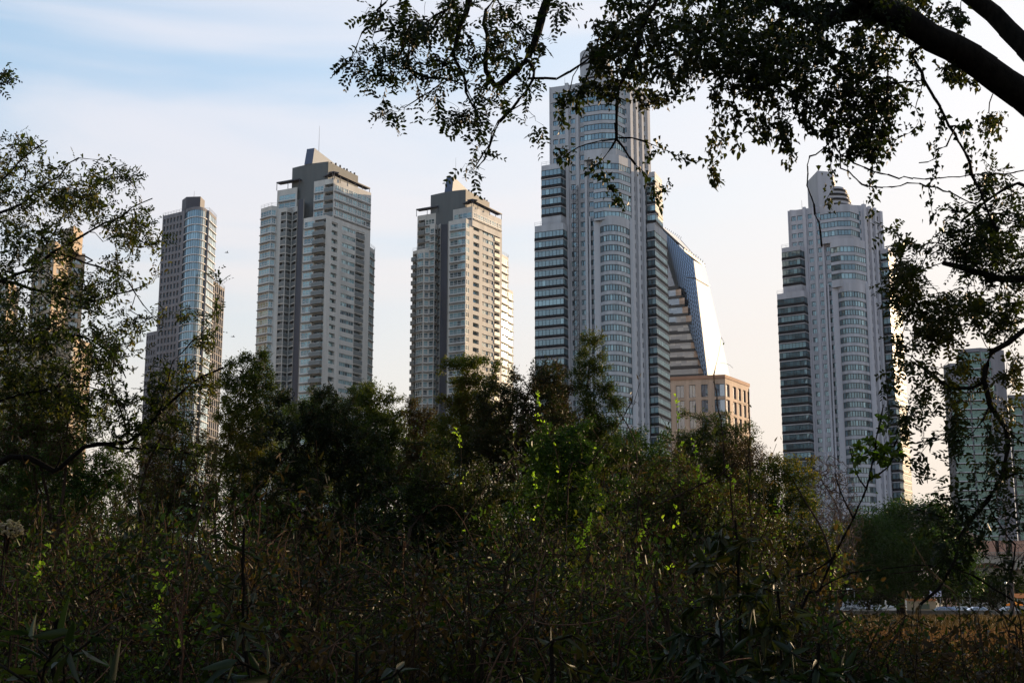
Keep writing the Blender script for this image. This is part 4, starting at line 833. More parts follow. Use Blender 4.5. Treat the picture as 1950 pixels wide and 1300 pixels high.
# sprays of larger leaflets in front of the tallest tower, and red brown one: part of the first crown's outer twigs
s = Skel(); rng = np.random.default_rng(14)
s.limb([(7.5, 8.2, -.2), (7.0, 8.0, 2.4)] + PX([(2500, 700, 7.6), (2200, 640, 7.6), (2050, 600, 7.6), (1950, 628, 7.5), (1920, 652, 7.5), (1888, 672, 7.5), (1877, 700, 7.5), (1872, 726, 7.5), (1885, 770, 7.5), (1912, 812, 7.5), (1920, 850, 7.5), (1905, 905, 7.5), (1883, 950, 7.5), (1850, 985, 7.5), (1828, 1020, 7.5), (1822, 1060, 7.5), (1806, 1090, 7.5), (1790, 1118, 7.5), (1752, 1150, 7.5)], 7.5), .15, .008, rng, .08, .004)
f = np.arange(s.n) / s.n; s.fr[:s.n] = np.interp(f, [0, .4, .55, .66, .8, 1], [.2, .12, .06, .03, .019, .008])
s.limb(PX([(2200, 640), (2100, 520), (2000, 520), (1950, 530), (1902, 530), (1862, 520), (1830, 508), (1795, 500)], 7.8), .04, .016, rng, .08, .004)
s.limb(PX([(2100, 520), (2000, 400), (1940, 350), (1880, 380), (1830, 420)], 7.9), .02, .006, rng, .08, .006)
s.limb(PX([(1872, 728), (1850, 741), (1812, 740), (1790, 728), (1760, 700), (1738, 690)], 7.5), .013, .004, rng, .06, .005)
s.limb(PX([(1812, 740), (1775, 710), (1735, 680), (1700, 665)], 7.5), .004, .002, rng, .06, .004)
s.limb(PX([(1883, 775), (1872, 800), (1890, 840), (1900, 860)], 7.5), .006, .003, rng, .06, .005)
s.limb(PX([(1912, 812), (1940, 840), (1965, 850)], 7.5), .006, .004, rng, .06, .005)
s.limb(PX([(1895, 925), (1935, 900), (1980, 910)], 7.5), .008, .005, rng, .06, .005)
s.limb(PX([(1850, 985), (1800, 985), (1770, 975), (1745, 970)], 7.5), .005, .002, rng, .06, .005)
s.limb(PX([(1905, 905), (1880, 960), (1905, 1000), (1930, 1040), (1925, 1090)], 7.5), .006, .003, rng, .06, .005)
s.limb(PX([(1812, 1080), (1850, 1095), (1890, 1120), (1950, 1150)], 7.5), .005, .003, rng, .06, .005)
s.limb(PX([(1806, 1085), (1770, 1075), (1720, 1080), (1680, 1082)], 7.5), .004, .002, rng, .06, .005)
A = blobs_pts([(1740, 540, 45, 60, 7.6, .3, 1.1), (1790, 600, 60, 60, 7.7, .3, 1.0), (1860, 600, 70, 50, 7.8, .4, .9), (1900, 480, 60, 60, 7.9, .4, 1.2), (1840, 440, 60, 50, 7.9, .3, .9), (1860, 330, 60, 30, 7.9, .3, .5), (1780, 450, 60, 25, 7.9, .3, .5), (1915, 690, 40, 30, 7.6, .3, .4), (1840, 690, 30, 20, 7.6, .2, .3),
               (1920, 400, 35, 40, 7.9, .3, .8), (1730, 650, 25, 40, 7.5, .2, .4), (1780, 690, 40, 20, 7.5, .2, .3), (1770, 830, 45, 12, 7.5, .1, .35), (1930, 780, 30, 40, 7.6, .2, .6), (1720, 430, 30, 12, 7.8, .1, .3)], 560, rng, .3, 9)
s.fill(A, .08, rng, -.04, .18)
A2 = blobs_pts([(1780, 720, 90, 60, 7.5, .2, .6), (1850, 850, 80, 90, 7.5, .2, .6), (1860, 1000, 90, 80, 7.5, .2, .5), (1740, 800, 40, 60, 7.5, .1, .3)], 130, rng, .5, 4); na = s.n; s.fill(A2, .06, rng, .0, .3)
plant('leaning_tree', 'dark branch bending down the right edge with clustered leaves around it', 'tree', (7.5, 8.2, 0), s, .0013, .36,
      [dict(n=1250, pinnate=(6, .13), L=.038, W=.016, droop=-.4, hue=(0, 1)), dict(n=1300, spread=.02, L=.040, W=.026, shape='ivy', droop=-.5, hue=(.2, 1))], bark_dark, [lf_dark, lf_dark], 14)

# ------------------------------------------------------------------ tree leaning in from the left
s = Skel(); rng = np.random.default_rng(21)
s.limb([(-8.2, 13.5, -.2), (-8.0, 13.3, 2.5), (-7.4, 13, 5)] + PX([(-220, 520, 13), (-60, 555, 13), (0, 532, 13), (60, 508, 13), (105, 482, 13), (170, 442, 13), (230, 410, 13), (290, 378, 13)], 13), .2, .012, rng, .15, .02)
f = np.arange(s.n) / s.n; s.fr[:s.n] = np.interp(f, [0, .4, .6, .68, .85, 1], [.24, .15, .06, .04, .014, .003])
for pts, r0 in (([(0, 535), (50, 545), (100, 560), (160, 575), (220, 560), (290, 535)], .018), ([(-120, 535), (-60, 420), (0, 350), (60, 290), (90, 268)], .025), ([(-60, 420), (20, 400), (90, 350), (150, 300), (190, 305)], .016),
                ([(60, 508), (120, 420), (170, 370), (215, 330), (250, 350)], .012), ([(-60, 555), (-20, 640), (60, 650), (150, 640), (215, 680), (240, 720)], .02), ([(-60, 420), (-60, 260), (-30, 180), (25, 150)], .012), ([(105, 482), (160, 500), (220, 520), (260, 560), (290, 600)], .009),
                ([(-250, 700), (-100, 760), (0, 760), (80, 740), (160, 735), (200, 745)], .018)):
    s.limb(PX(pts, 13), r0, .004, rng, .12, .012)
A = np.vstack([blobs_pts([(40, 330, 75, 70, 13, .8, 1.0), (100, 400, 90, 60, 13, .8, 1.0), (190, 360, 70, 55, 13, .8, .9), (250, 410, 50, 50, 13, .6, .7), (240, 480, 70, 55, 13, .7, .8), (60, 480, 80, 60, 13, .8, .9), (12, 160, 30, 25, 13, .4, .7), (160, 315, 40, 22, 13, .4, .6), (25, 260, 50, 30, 13, .5, .5),
     (200, 550, 80, 50, 13, .8, .9), (260, 590, 50, 40, 13, .6, .6), (60, 580, 110, 60, 13, 1, 1.4), (100, 660, 120, 60, 13, 1, 1.6), (200, 660, 50, 50, 13, .6, .7), (50, 740, 110, 60, 13.4, 1, 1.3), (160, 760, 60, 50, 13.4, 1, .8)], 1150, rng, .34, 10)])
s.fill(A, .16, rng, -.02, .2)
plant('leaning_tree', 'wide tree leaning in from the left edge with fine sprays of leaves', 'tree', (-8.2, 13.5, 0), s, .0030, .36,
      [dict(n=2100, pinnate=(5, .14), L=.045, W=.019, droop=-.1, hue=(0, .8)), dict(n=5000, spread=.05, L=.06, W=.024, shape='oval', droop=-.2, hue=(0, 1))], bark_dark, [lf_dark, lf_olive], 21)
# lower hooked branch at the left with sprig crossing the office tower
s = Skel(); rng = np.random.default_rng(22)
s.limb([(-6.6, 14.2, -.2), (-6.3, 14.1, 2.2)] + PX([(-70, 960, 14), (0, 880, 14), (22, 868, 14), (60, 872, 14), (104, 896, 14), (118, 888, 14), (160, 852, 14), (205, 846, 14), (242, 842, 14), (268, 825, 14), (300, 790, 14), (340, 750, 14), (385, 715, 14), (425, 700, 14)], 14), .09, .01, rng, .12, .006)
s.limb(PX([(242, 842), (236, 800), (218, 745), (210, 715), (225, 660)], 14), .012, .004, rng, .1, .008)
s.limb(PX([(205, 846), (250, 855), (300, 850), (350, 862), (400, 872)], 14), .014, .005, rng, .1, .008)
s.limb(PX([(104, 896), (120, 860), (110, 835)], 14), .012, .005, rng, .1, .008)
s.limb(PX([(300, 790), (330, 690), (380, 640), (410, 600)], 14), .008, .003, rng, .1, .01)
A = blobs_pts([(225, 700, 35, 50, 14, .3, .8), (385, 650, 35, 30, 14, .4, .5), (405, 600, 25, 20, 14, .3, .4), (340, 610, 30, 20, 14, .3, .4), (340, 720, 60, 50, 14, .4, 1.0), (300, 780, 60, 45, 14, .4, .9), (250, 640, 40, 40, 14, .4, .6), (380, 740, 40, 40, 14, .4, .7), (410, 530, 20, 12, 14, .2, .3), (230, 800, 60, 45, 14, .5, .7), (300, 860, 80, 25, 14, .5, .5)], 420, rng, .36, 8)
s.fill(A, .16, rng, .0, .2)
plant('hooked_tree', 'small tree with hooked dark branch at the lower left, in front of the first tower', 'tree', (-6.6, 14.2, 0), s, .0028, .36,
      [dict(n=520, pinnate=(5, .13), L=.045, W=.018, droop=-.1, hue=(0, .9)), dict(n=1700, L=.06, W=.024, droop=0, hue=(0, 1))], bark_dark, [lf_dark, lf_olive], 22)

# ------------------------------------------------------------------ thicket trees in the middle distance
def wood(name, label, cat, Y, bx, blobs, na, nl, lm, seed, bm=None, L_=.10, W_=.035, shape='lance', droop=.1, trunk_r=.09, tip=.004, group=None, extra=None, hue=(0, 1), clump=.3, per=12, lean=0, sag=.02, stems=1, kk=3, step=None):
    rng = np.random.default_rng(seed); s = Skel(); bx0 = P(bx, 1140, Y)[0]; base = np.array((bx0, Y, 0.0))
    big = sorted(blobs, key=lambda b: -b[2] * b[3])[:6]; c = [P(b[0], b[1], Y + (b[4] if len(b) > 4 else 0)) for b in big]
    cen = np.mean(c, axis=0); fork = base + (cen - base) * np.array([.25, .25, .38]) + np.array([lean, 0, 0])
    for q in range(stems):
        off = np.array([rng.normal(0, .35), rng.normal(0, .3), 0]) if q else np.zeros(3)
        s.limb([base + off + (0, 0, -.2), base + off * 1.3 + (fork - base) * .5 + rng.normal(0, .1, 3), fork + off * 1.6], trunk_r * (1 if q == 0 else .7), trunk_r * .75, rng, .3, .01, attach=False)
        for p in c[q::stems]:
            f0 = fork + off * 1.6; m_ = (f0 + p) / 2 + rng.normal(0, .12, 3) * np.linalg.norm(p - f0); s.limb([f0, m_, p], trunk_r * .55, trunk_r * .12, rng, .3, .015)
    bl = [(b[0], b[1], b[2], b[3], Y + (b[4] if len(b) > 4 else 0), (b[5] if len(b) > 5 else b[2] * Y / 2500 * .8), (b[6] if len(b) > 6 else 1)) for b in blobs]
    A = blobs_pts(bl, int(na * (1.5 if Y < 60 else 1)), rng, clump * 1.25, per)
    if Y < 60:      # loose sprigs standing out of the crown
        bs = [(b[0] + rng.normal(0, b[2] * .55), b[1] - b[3] * rng.uniform(.75, 1.45), b[2] * .13, b[3] * .22, b[4], b[5] * .5, 1) for b in bl for _ in range(4)] + [(b[0] + rng.choice([-1, 1]) * b[2] * rng.uniform(.9, 1.35), b[1] + rng.normal(0, b[3] * .6), b[2] * .2, b[3] * .12, b[4], b[5] * .5, 1) for b in bl for _ in range(2)]
        A = np.vstack([A, blobs_pts(bs, int(len(bs) * 5), rng, .5, 3)])
    s.fill(A, step or Y * .011, rng, sag, .18)
    if Y < 60: L_ *= .64; W_ *= .68; nl = int(nl * 2.9)
    sp_ = [dict(n=nl, L=L_, W=W_, shape=shape, droop=droop, hue=hue, hf=14. / Y, spread=(Y * .0019 if Y < 60 else Y * .0045))]; lms = [lm]
    if extra:
        e = dict(extra[0]); e['spread'] = Y * .0019
        if extra[1] is not lf_lime: e['L'] *= .6; e['W'] *= .62; e['n'] = int(e['n'] * 2.1)
        sp_.append(e); lms.append(extra[1])
    return plant(name, label, cat, tuple(base), s, tip, .40, sp_, bm or bark_brown, lms, seed, group, thick=kk)
LM = lambda n, L_=.07: (dict(n=n, L=L_, W=L_ * .62, shape='oval', droop=.1, hue=(0, 1)), lf_lime)  # lime leaves that put backlit highlights into a bush by colour
G = None
wood('tall_shrub', 'tall narrow olive green shrub rising between the first and second tower', 'tree', 30, 450, [(465, 720, 40, 35), (455, 790, 35, 60), (490, 780, 35, 50), (450, 870, 45, 60), (495, 870, 40, 60)], 420, 10500, lf_olive, 31, L_=.12, W_=.035)
wood('broad_bush', 'broad dark glossy bush in front of the second tower, left of centre', 'tree', 22, 590, [(560, 850, 80, 70), (640, 830, 60, 55), (600, 950, 110, 90), (500, 960, 70, 80), (690, 930, 70, 90), (600, 1050, 120, 80)], 620, 15000, lf_dark, 32, L_=.10, W_=.034, extra=(dict(n=2500, L=.09, W=.035, shape='lance', hue=(0, 1)), lf_brown))
wood('feathery_tree', 'feathery green tree crown below the second tower, right of the broad dark bush', 'tree', 34, 650, [(600, 790, 60, 30), (650, 800, 60, 45), (700, 800, 45, 45), (720, 860, 60, 60), (640, 870, 60, 60)], 500, 12500, lf_olive, 33, L_=.13, W_=.032)
wood('slender_tree', 'slender tree with arching leafy sprig reaching up between second and third tower', 'tree', 30, 720, [(700, 760, 25, 18), (742, 750, 16, 12), (725, 785, 18, 16), (765, 800, 16, 16), (735, 830, 30, 30), (720, 900, 50, 50), (755, 880, 30, 40)], 300, 5200, lf_olive, 34, L_=.14, W_=.038, trunk_r=.06)
wood('creeper_column', 'column of brown dead creeper standing in front of the third tower left side', 'tree', 28, 795, [(795, 800, 22, 30), (798, 850, 28, 45), (800, 910, 32, 50), (805, 980, 40, 50)], 320, 7500, lf_brown, 35, L_=.08, W_=.028, extra=(dict(n=2500, L=.10, W=.03, shape='lance', hue=(0, 1)), lf_olive), trunk_r=.07)
wood('forked_tree', 'thin forked tree with flat topped green tufts in front of the third tower', 'tree', 27, 905, [(905, 692, 42, 10, 0, .5), (880, 720, 28, 14), (930, 740, 22, 14), (880, 770, 35, 30), (870, 830, 50, 50), (930, 820, 40, 45)], 330, 7200, lf_olive, 36, L_=.12, W_=.034, trunk_r=.05)
wood('tangled_tree', 'large tangled dark tree with reddish twigs left of the tallest tower foot', 'tree', 24, 980, [(950, 770, 50, 35), (1005, 750, 45, 35), (1045, 720, 26, 25), (985, 830, 80, 55), (930, 860, 60, 50), (1040, 830, 50, 60), (990, 920, 90, 60)], 900, 11000, lf_dark, 37, L_=.09, W_=.03, extra=(dict(n=6000, L=.08, W=.026, shape='lance', hue=(0, 1)), lf_brown), trunk_r=.10, tip=.0045)
wood('creeper_clump', 'bushy brown creeper clump hanging on a tree left of the tallest tower bay', 'tree', 26, 1060, [(1050, 735, 30, 32), (1065, 780, 26, 30), (1050, 830, 35, 40)], 240, 6500, lf_brown, 38, L_=.08, W_=.026, extra=(dict(n=1500, L=.09, W=.03, hue=(0, 1), shape='lance'), lf_olive))
wood('slim_tree', 'slim upright tree in front of the tallest tower with open layered tufts', 'tree', 26, 1140, [(1128, 648, 16, 16), (1122, 690, 22, 20), (1140, 700, 18, 16), (1110, 725, 18, 16), (1150, 735, 22, 16), (1165, 770, 22, 14), (1118, 770, 22, 18), (1140, 800, 24, 20), (1110, 840, 30, 30), (1160, 860, 34, 40)], 330, 5600, lf_olive, 39, L_=.11, W_=.026, trunk_r=.05, clump=.34)
wood('green_bush', 'bright green bush below the tallest tower, left of its slim tree', 'tree', 20, 1070, [(1065, 860, 50, 50), (1100, 890, 45, 50), (1050, 950, 70, 60), (1110, 980, 60, 60)], 520, 9500, lf_green, 40, L_=.075, W_=.03, extra=LM(170, .055))
wood('round_bush', 'rounded dark green bush under the right side of the tallest tower', 'tree', 32, 1210, [(1200, 860, 55, 35), (1180, 900, 60, 45), (1235, 900, 50, 50), (1210, 960, 70, 60)], 480, 10500, lf_green, 41, L_=.11, W_=.034)
wood('autumn_tree', 'olive and brown crowned tree in front of the sandstone building', 'tree', 36, 1355, [(1340, 830, 45, 30), (1380, 840, 45, 35), (1345, 880, 55, 50), (1400, 890, 40, 50), (1360, 960, 60, 60)], 560, 9800, lf_olive, 42, L_=.12, W_=.036, extra=(dict(n=3500, L=.11, W=.034, shape='lance', hue=(0, 1)), lf_brown))
wood('thin_tree', 'thin brownish tree with see-through crown right of the sandstone building', 'tree', 34, 1440, [(1420, 870, 30, 30), (1450, 890, 30, 35), (1430, 950, 50, 50)], 330, 3300, lf_brown, 43, L_=.10, W_=.03)
wood('golden_shrub', 'golden green shrub in front of the right stepped tower left foot', 'tree', 26, 1495, [(1475, 890, 30, 18), (1505, 905, 34, 25), (1465, 945, 45, 40), (1525, 960, 30, 36), (1490, 1010, 65, 45), (1540, 1050, 45, 45)], 480, 6800, lf_olive, 44, L_=.085, W_=.034, extra=(dict(n=1200, L=.07, W=.035, shape='oval', hue=(0, 1)), lf_yellow))
wood('low_tree', 'low dark tree under the left tree, left of the office tower foot', 'tree', 24, 150, [(140, 880, 60, 50), (200, 900, 40, 40), (120, 950, 80, 60), (60, 880, 60, 60), (30, 950, 60, 70)], 520, 9500, lf_green, 45, L_=.09, W_=.03, extra=(dict(n=3500, L=.08, W=.028, shape='lance', hue=(0, 1)), lf_brown))
wood('brown_thicket_tree', 'brown twiggy tree standing in front of the foot of the office tower', 'tree', 27, 320, [(290, 880, 50, 60), (350, 860, 50, 60), (300, 960, 80, 60), (370, 940, 50, 70), (330, 780, 40, 40, 0, .5, .5)], 620, 7200, lf_brown, 46, L_=.09, W_=.028, extra=(dict(n=4500, L=.10, W=.032, shape='lance', hue=(0, 1)), lf_olive))
wood('viny_tree', 'dark viny tree behind the lower left undergrowth below the hooked branch', 'tree', 19, 60, [(50, 780, 70, 50), (130, 800, 60, 50), (60, 860, 80, 50), (20, 1000, 60, 60)], 480, 6500, lf_brown, 47, L_=.07, W_=.024, extra=(dict(n=4500, L=.08, W=.028, shape='oval', hue=(0, 1)), lf_green))
wood('mid_bush', 'dark bush between the forked tree and the green bush, centre of the thicket', 'tree', 18, 900, [(860, 930, 70, 70), (800, 1000, 80, 70), (900, 1020, 90, 70), (740, 1020, 80, 60)], 560, 10500, lf_dark, 48, L_=.075, W_=.026, extra=(dict(n=2500, L=.07, W=.025, shape='lance', hue=(0, 1)), lf_green))
wood('tangled_bush', 'reddish brown tangled bush below the sandstone building and round bush', 'tree', 17, 1290, [(1280, 930, 60, 55), (1340, 980, 70, 60), (1240, 1010, 80, 60), (1420, 1020, 70, 50), (1300, 1080, 110, 60)], 700, 7500, lf_brown, 49, L_=.06, W_=.022, extra=(dict(n=6500, L=.07, W=.026, shape='oval', hue=(0, 1)), lf_green))
wood('background_tree', 'dim green tree mass behind the broad bush, under the second tower', 'tree', 48, 600, [(520, 880, 80, 60), (600, 860, 80, 60), (680, 900, 80, 60), (560, 950, 120, 60)], 500, 9000, lf_green, 161, L_=.16, W_=.05)
wood('background_tree', 'dim green tree mass behind the brown creeper column and forked tree', 'tree', 50, 840, [(770, 910, 70, 50), (850, 880, 70, 60), (920, 900, 60, 60), (830, 960, 110, 50)], 500, 9000, lf_olive, 162, L_=.16, W_=.05)
wood('background_tree', 'dim olive tree mass behind the slim upright tree and green bush', 'tree', 46, 1120, [(1060, 870, 60, 50), (1130, 880, 70, 50), (1200, 920, 70, 50), (1120, 950, 110, 50)], 500, 9000, lf_olive, 163, L_=.16, W_=.05)
wood('background_tree', 'dim brownish tree mass behind the autumn tree, right of centre', 'tree', 48, 1340, [(1280, 910, 60, 45), (1350, 920, 80, 50), (1430, 960, 60, 50), (1320, 980, 110, 50)], 500, 8000, lf_brown, 164, L_=.16, W_=.05)
wood('background_tree', 'dim brown green tree mass under the golden shrub, left of the curved sapling', 'tree', 55, 1520, [(1480, 1060, 60, 40), (1550, 1090, 50, 34), (1420, 1040, 60, 50)], 450, 8000, lf_olive, 166, L_=.18, W_=.06)
wood('background_tree', 'dim dark tree mass behind the brown thicket at the foot of the office tower', 'tree', 48, 240, [(60, 930, 110, 60), (200, 960, 90, 50), (330, 960, 90, 60), (420, 970, 60, 50)], 500, 9000, lf_green, 165, L_=.16, W_=.05)
# bare trees by the road, a big round evergreen, trees round the mansion
def bare(label, Y, bx, blobs, na, seed, bm, nl=0, lm=None, r=.16, name='bare_tree'):
    return wood(name, label, 'tree', Y, bx, blobs, na, max(nl, 40), lm or lf_brown, seed, bm, L_=.16, W_=.07, trunk_r=r, tip=.020, clump=.4, per=6, kk=2, sag=-.02, step=Y * .006)
bare('pale brown leafless tree in front of the right stepped tower', 120, 1560, [(1560, 905, 55, 35), (1540, 960, 50, 45), (1590, 950, 40, 45), (1560, 1030, 60, 50)], 2000, 51, bark_grey, 1800, r=.3)
bare('leafless tree with reddish twigs beside the golden shrub', 110, 1600, [(1530, 1010, 45, 45), (1600, 1000, 40, 45), (1570, 1070, 60, 40)], 1700, 52, bark_grey, 1500, r=.3)
bare('tall leafless tree in front of the mansion at the right edge', 190, 1925, [(1915, 960, 45, 50), (1945, 900, 30, 60), (1905, 1040, 50, 50), (1950, 1050, 40, 60)], 1100, 53, bark_grey, 300, r=.35)
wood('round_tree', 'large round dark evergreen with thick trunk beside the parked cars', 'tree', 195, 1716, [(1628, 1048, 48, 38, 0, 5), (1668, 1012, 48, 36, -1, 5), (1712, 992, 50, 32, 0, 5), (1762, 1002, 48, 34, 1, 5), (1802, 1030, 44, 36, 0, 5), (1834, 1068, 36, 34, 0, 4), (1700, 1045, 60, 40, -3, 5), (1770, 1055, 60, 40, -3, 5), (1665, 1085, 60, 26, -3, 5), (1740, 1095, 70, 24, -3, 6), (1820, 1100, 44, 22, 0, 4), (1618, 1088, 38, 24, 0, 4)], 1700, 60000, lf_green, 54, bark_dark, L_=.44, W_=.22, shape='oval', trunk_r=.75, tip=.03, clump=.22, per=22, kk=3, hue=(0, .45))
for i, (x, y, rx, ry, Y, lab) in enumerate(((1655, 1118, 60, 24, 256, 'wide dark tree beyond the road, left of the thick trunk'), (1712, 1122, 45, 22, 266, 'dark tree beyond the road right behind the thick trunk'), (1530, 1100, 45, 26, 236, 'dark hedge-like tree beyond the road under the leafless trees'), (1890, 1120, 50, 18, 250, 'dark clipped tree in front of the mansion ground floor'), (1600, 1105, 50, 22, 246, 'dark tree beyond the road left of the large round evergreen'), (1440, 1110, 60, 24, 240, 'dark far tree behind the thicket below the sandstone building'), (1800, 1118, 40, 16, 262, 'small dark tree behind the orange topped wall'))):
    wood('street_tree', lab, 'tree', Y, x, [(x, y, rx, ry, 0, 3), (x - rx * .5, y + 6, rx * .6, ry * .8, 0, 3), (x + rx * .5, y + 4, rx * .6, ry * .8, 0, 3)], 300, 5200, lf_dark, 60 + i, bark_dark, L_=.7, W_=.32, shape='oval', trunk_r=.3, tip=.03, clump=.25)
# the thin sapling curving up at the right
s = Skel(); rng = np.random.default_rng(71)
s.limb([P(1480, 1560, 9) * np.array([1, 1, 0]) + np.array([0, 0, -.1])] + PX([(1520, 1230), (1560, 1120), (1590, 1058), (1625, 985), (1650, 930), (1662, 880), (1672, 820), (1682, 770)], 9), .022, .003, rng, .07, .003)
for pts in ([(1650, 930), (1630, 900), (1618, 850)], [(1662, 880), (1700, 850), (1725, 800), (1715, 770)], [(1655, 915), (1690, 890), (1712, 850)], [(1625, 985), (1600, 940), (1590, 900)], [(1590, 1058), (1545, 1090), (1500, 1100)], [(1560, 1120), (1620, 1090), (1660, 1085)]): s.limb(PX(pts, 9), .006, .002, rng, .06, .004)
A = blobs_pts([(1655, 870, 30, 30, 9, .15), (1690, 850, 25, 30, 9, .15), (1675, 800, 14, 25, 9, .1), (1640, 900, 16, 20, 9, .1), (1670, 920, 16, 14, 9, .1)], 60, rng, .4, 4); s.fill(A, .06, rng, 0, .2)
plant('curved_sapling', 'thin dark sapling curving up before the right stepped tower foot', 'sapling', (float(P(1480, 1140, 9)[0]), 9, 0), s, .0012, .36, [dict(n=260, L=.055, W=.032, shape='oval', droop=-.1, hue=(.2, 1)), dict(n=26, L=.05, W=.03, shape='oval', hue=(0, .6))], bark_dark, [lf_green, lf_lime], 71)
# upright shoots carrying fresh lime leaves
def shoot(label, pts, Y, seed, n=70, L_=.035, nm='vine_shoot'):
    s = Skel(); rng = np.random.default_rng(seed); x0 = P(pts[0][0], 1140, Y)[0]
    s.limb([(x0 + rng.normal(0, .2), Y, -.05)] + PX(pts, Y), .009, .002, rng, .05, .004); s.fr[:s.n] = 0
    m = s.n; s.cnt = np.ones(m)
    tip_ids = range(int(m * .35), m, 2)
    for i in tip_ids:
        if rng.uniform() < .5:
            q = s.P[i] + rng.normal(0, 1, 3) * np.array([.03, .02, .01]) + np.array([0, 0, .02]); s.add(q, i)
    plant(nm, label, 'vine shoot', (x0, Y, 0), s, .0016, .25, dict(n=n, L=L_, W=L_ * .62, shape='oval', droop=.2, al=.2, hue=(0, 1)), bark_brown, lf_lime, seed, 'lime leaved shoots rising out of the thicket', thick=2)
for i, (lab, pts, Y, n) in enumerate((
    ('thin shoot with lime leaves before the sandstone building left side', [(1300, 1010), (1296, 930), (1292, 860), (1291, 800), (1287, 752)], 12, 60),
    ('lime leaved shoot right of the one before the sandstone building', [(1335, 1000), (1330, 930), (1326, 870), (1318, 835)], 12, 55),
    ('lime leaved shoot below the gap between sandstone building and right tower', [(1400, 980), (1392, 920), (1388, 880)], 13, 40),
    ('lime leaved shoots at the foot of the tallest tower left side', [(1000, 1060), (1010, 1000), (1022, 950), (1015, 900)], 14, 70),
    ('lime leaved shoot climbing the green bush', [(1060, 960), (1066, 900), (1052, 840), (1030, 790), (1024, 745)], 16, 90),
    ('lime leaved shoot beside the third tower foot', [(880, 900), (876, 850), (866, 810)], 17, 60),
    ('lime leaved shoot in front of the golden shrub', [(1470, 1020), (1482, 980), (1490, 945)], 12, 55),
    ('short lime leaved shoot in front of the large round tree', [(1582, 1150), (1592, 1100), (1600, 1045)], 10, 26),
    ('lime leaved shoot low in the thicket centre', [(1100, 1100), (1110, 1040), (1125, 985)], 11, 60),
    ('lime leaved shoot right of the low centre one', [(1215, 1080), (1225, 1020), (1232, 975)], 11, 60),
    ('lime leaved shoot between tangled bush and the big leaved plant', [(1260, 1070), (1290, 1000), (1285, 960)], 10, 50),
    ('lime leaved shoot at the lower left above the fallen vine', [(300, 1200), (305, 1130), (290, 1075)], 8, 40),
    ('lime leaved shoot at the far left below the pale seed head', [(80, 1180), (70, 1100), (95, 1045)], 8, 40),
    ('lime leaved shoot left of the curved dead leaf', [(330, 1190), (318, 1120), (322, 1080)], 8, 36))):
    shoot(lab, pts, Y, 80 + i, n)
# bare stems against the building and sky
for i, (lab, pts, Y) in enumerate((('bare dark stem crossing the sandstone building', [(1395, 1000), (1380, 900), (1376, 820), (1368, 770), (1358, 715), (1362, 700)], 12), ('straight bare stem at the right edge of the sandstone building', [(1430, 980), (1428, 900), (1427, 820), (1426, 740)], 13), ('bare slanting branch crossing the foot of the tallest tower', [(1080, 960), (1125, 880), (1170, 820), (1195, 780), (1205, 752)], 14), ('long dark branch rising to the right across the centre thicket', [(1210, 1010), (1255, 960), (1320, 930), (1370, 905), (1400, 880)], 11),
                               ('bare pale stem leaning in the lower centre', [(1278, 1245), (1268, 1200), (1250, 1130), (1246, 1095)], 7))):
    s = Skel(); rng = np.random.default_rng(120 + i); x0 = P(pts[0][0], 1140, Y)[0]; s.limb([(x0, Y, -.05)] + PX(pts, Y), .014, .004, rng, .06, .006)
    for j in range(9):
        k = int(s.n * rng.uniform(.45, .95)); d = norm(rng.normal(0, 1, 3) + (0, 0, .8)) * rng.uniform(.1, .3); s.fill(np.array([s.P[k] + d]), .05, rng, 0, .2)
    plant('bare_sapling', lab, 'branch', (x0, Y, 0), s, .0015, .4, dict(n=12, L=.04, W=.02, hue=(0, 1)), bark_brown, lf_olive, 120 + i)
# big leaved plants close by, lower right
def bigleaf(label, top, Y, seed, n=60, L_=.16, H=None, spread=60):
    s = Skel(); rng = np.random.default_rng(seed); x0 = P(top[0], 1140, Y)[0]; t = P(top[0], top[1], Y)
    s.limb([(x0, Y, -.05), (x0 + .03, Y, t[2] * .5), tuple(t)], .016, .006, rng, .08, .006)
    A = blobs_pts([(top[0], top[1] + 20, spread, 30, Y, .3), (top[0], top[1] + 90, spread * 1.3, 45, Y, .35), (top[0], top[1] + 190, spread * 1.4, 70, Y, .4)], 42, rng, .3, 2); s.fill(A, .1, rng, .1, .15)
    plant('broadleaf_plant', label, 'plant', (x0, Y, 0), s, .003, .3, dict(n=n * 5, L=L_ * .72, W=L_ * .19, shape='lance', droop=-.35, al=.8, hue=(0, 1)), bark_dark, lf_big, seed, thick=2)
bigleaf('tall plant with drooping long dark leaves right of the centre foreground', (1400, 990), 7.5, 141, 60, .17)
bigleaf('dark long leaved plant in front of the cars gap', (1480, 1110), 7.5, 142, 60, .16)
bigleaf('long leaved plant in the bottom centre right foreground', (1370, 1180), 6.0, 143, 50, .15, spread=80)
bigleaf('glossy long leaved plant at the bottom right foreground', (1560, 1225), 5.6, 144, 60, .15, spread=90)
bigleaf('upright long leaved plant in the bottom right before the reeds', (1690, 1262), 6.0, 145, 30, .13, spread=60)
bigleaf('long leaved plant near the bottom left corner', (110, 1180), 3.2, 146, 14, .14, spread=90)
bigleaf('long leaved plant at the bottom left beside the dead leaf', (470, 1240), 3.6, 147, 16, .13, spread=90)
bigleaf('long leaved plant with pale glints in the bottom centre', (680, 1240), 4.2, 148, 26, .13, spread=100)
bigleaf('long leaved plant at the bottom centre below the lime shoots', (1050, 1230), 4.6, 149, 30, .12, spread=100)
bigleaf('small long leaved plant below the broad dark bush', (465, 1005), 7.0, 150, 16, .14, spread=50)
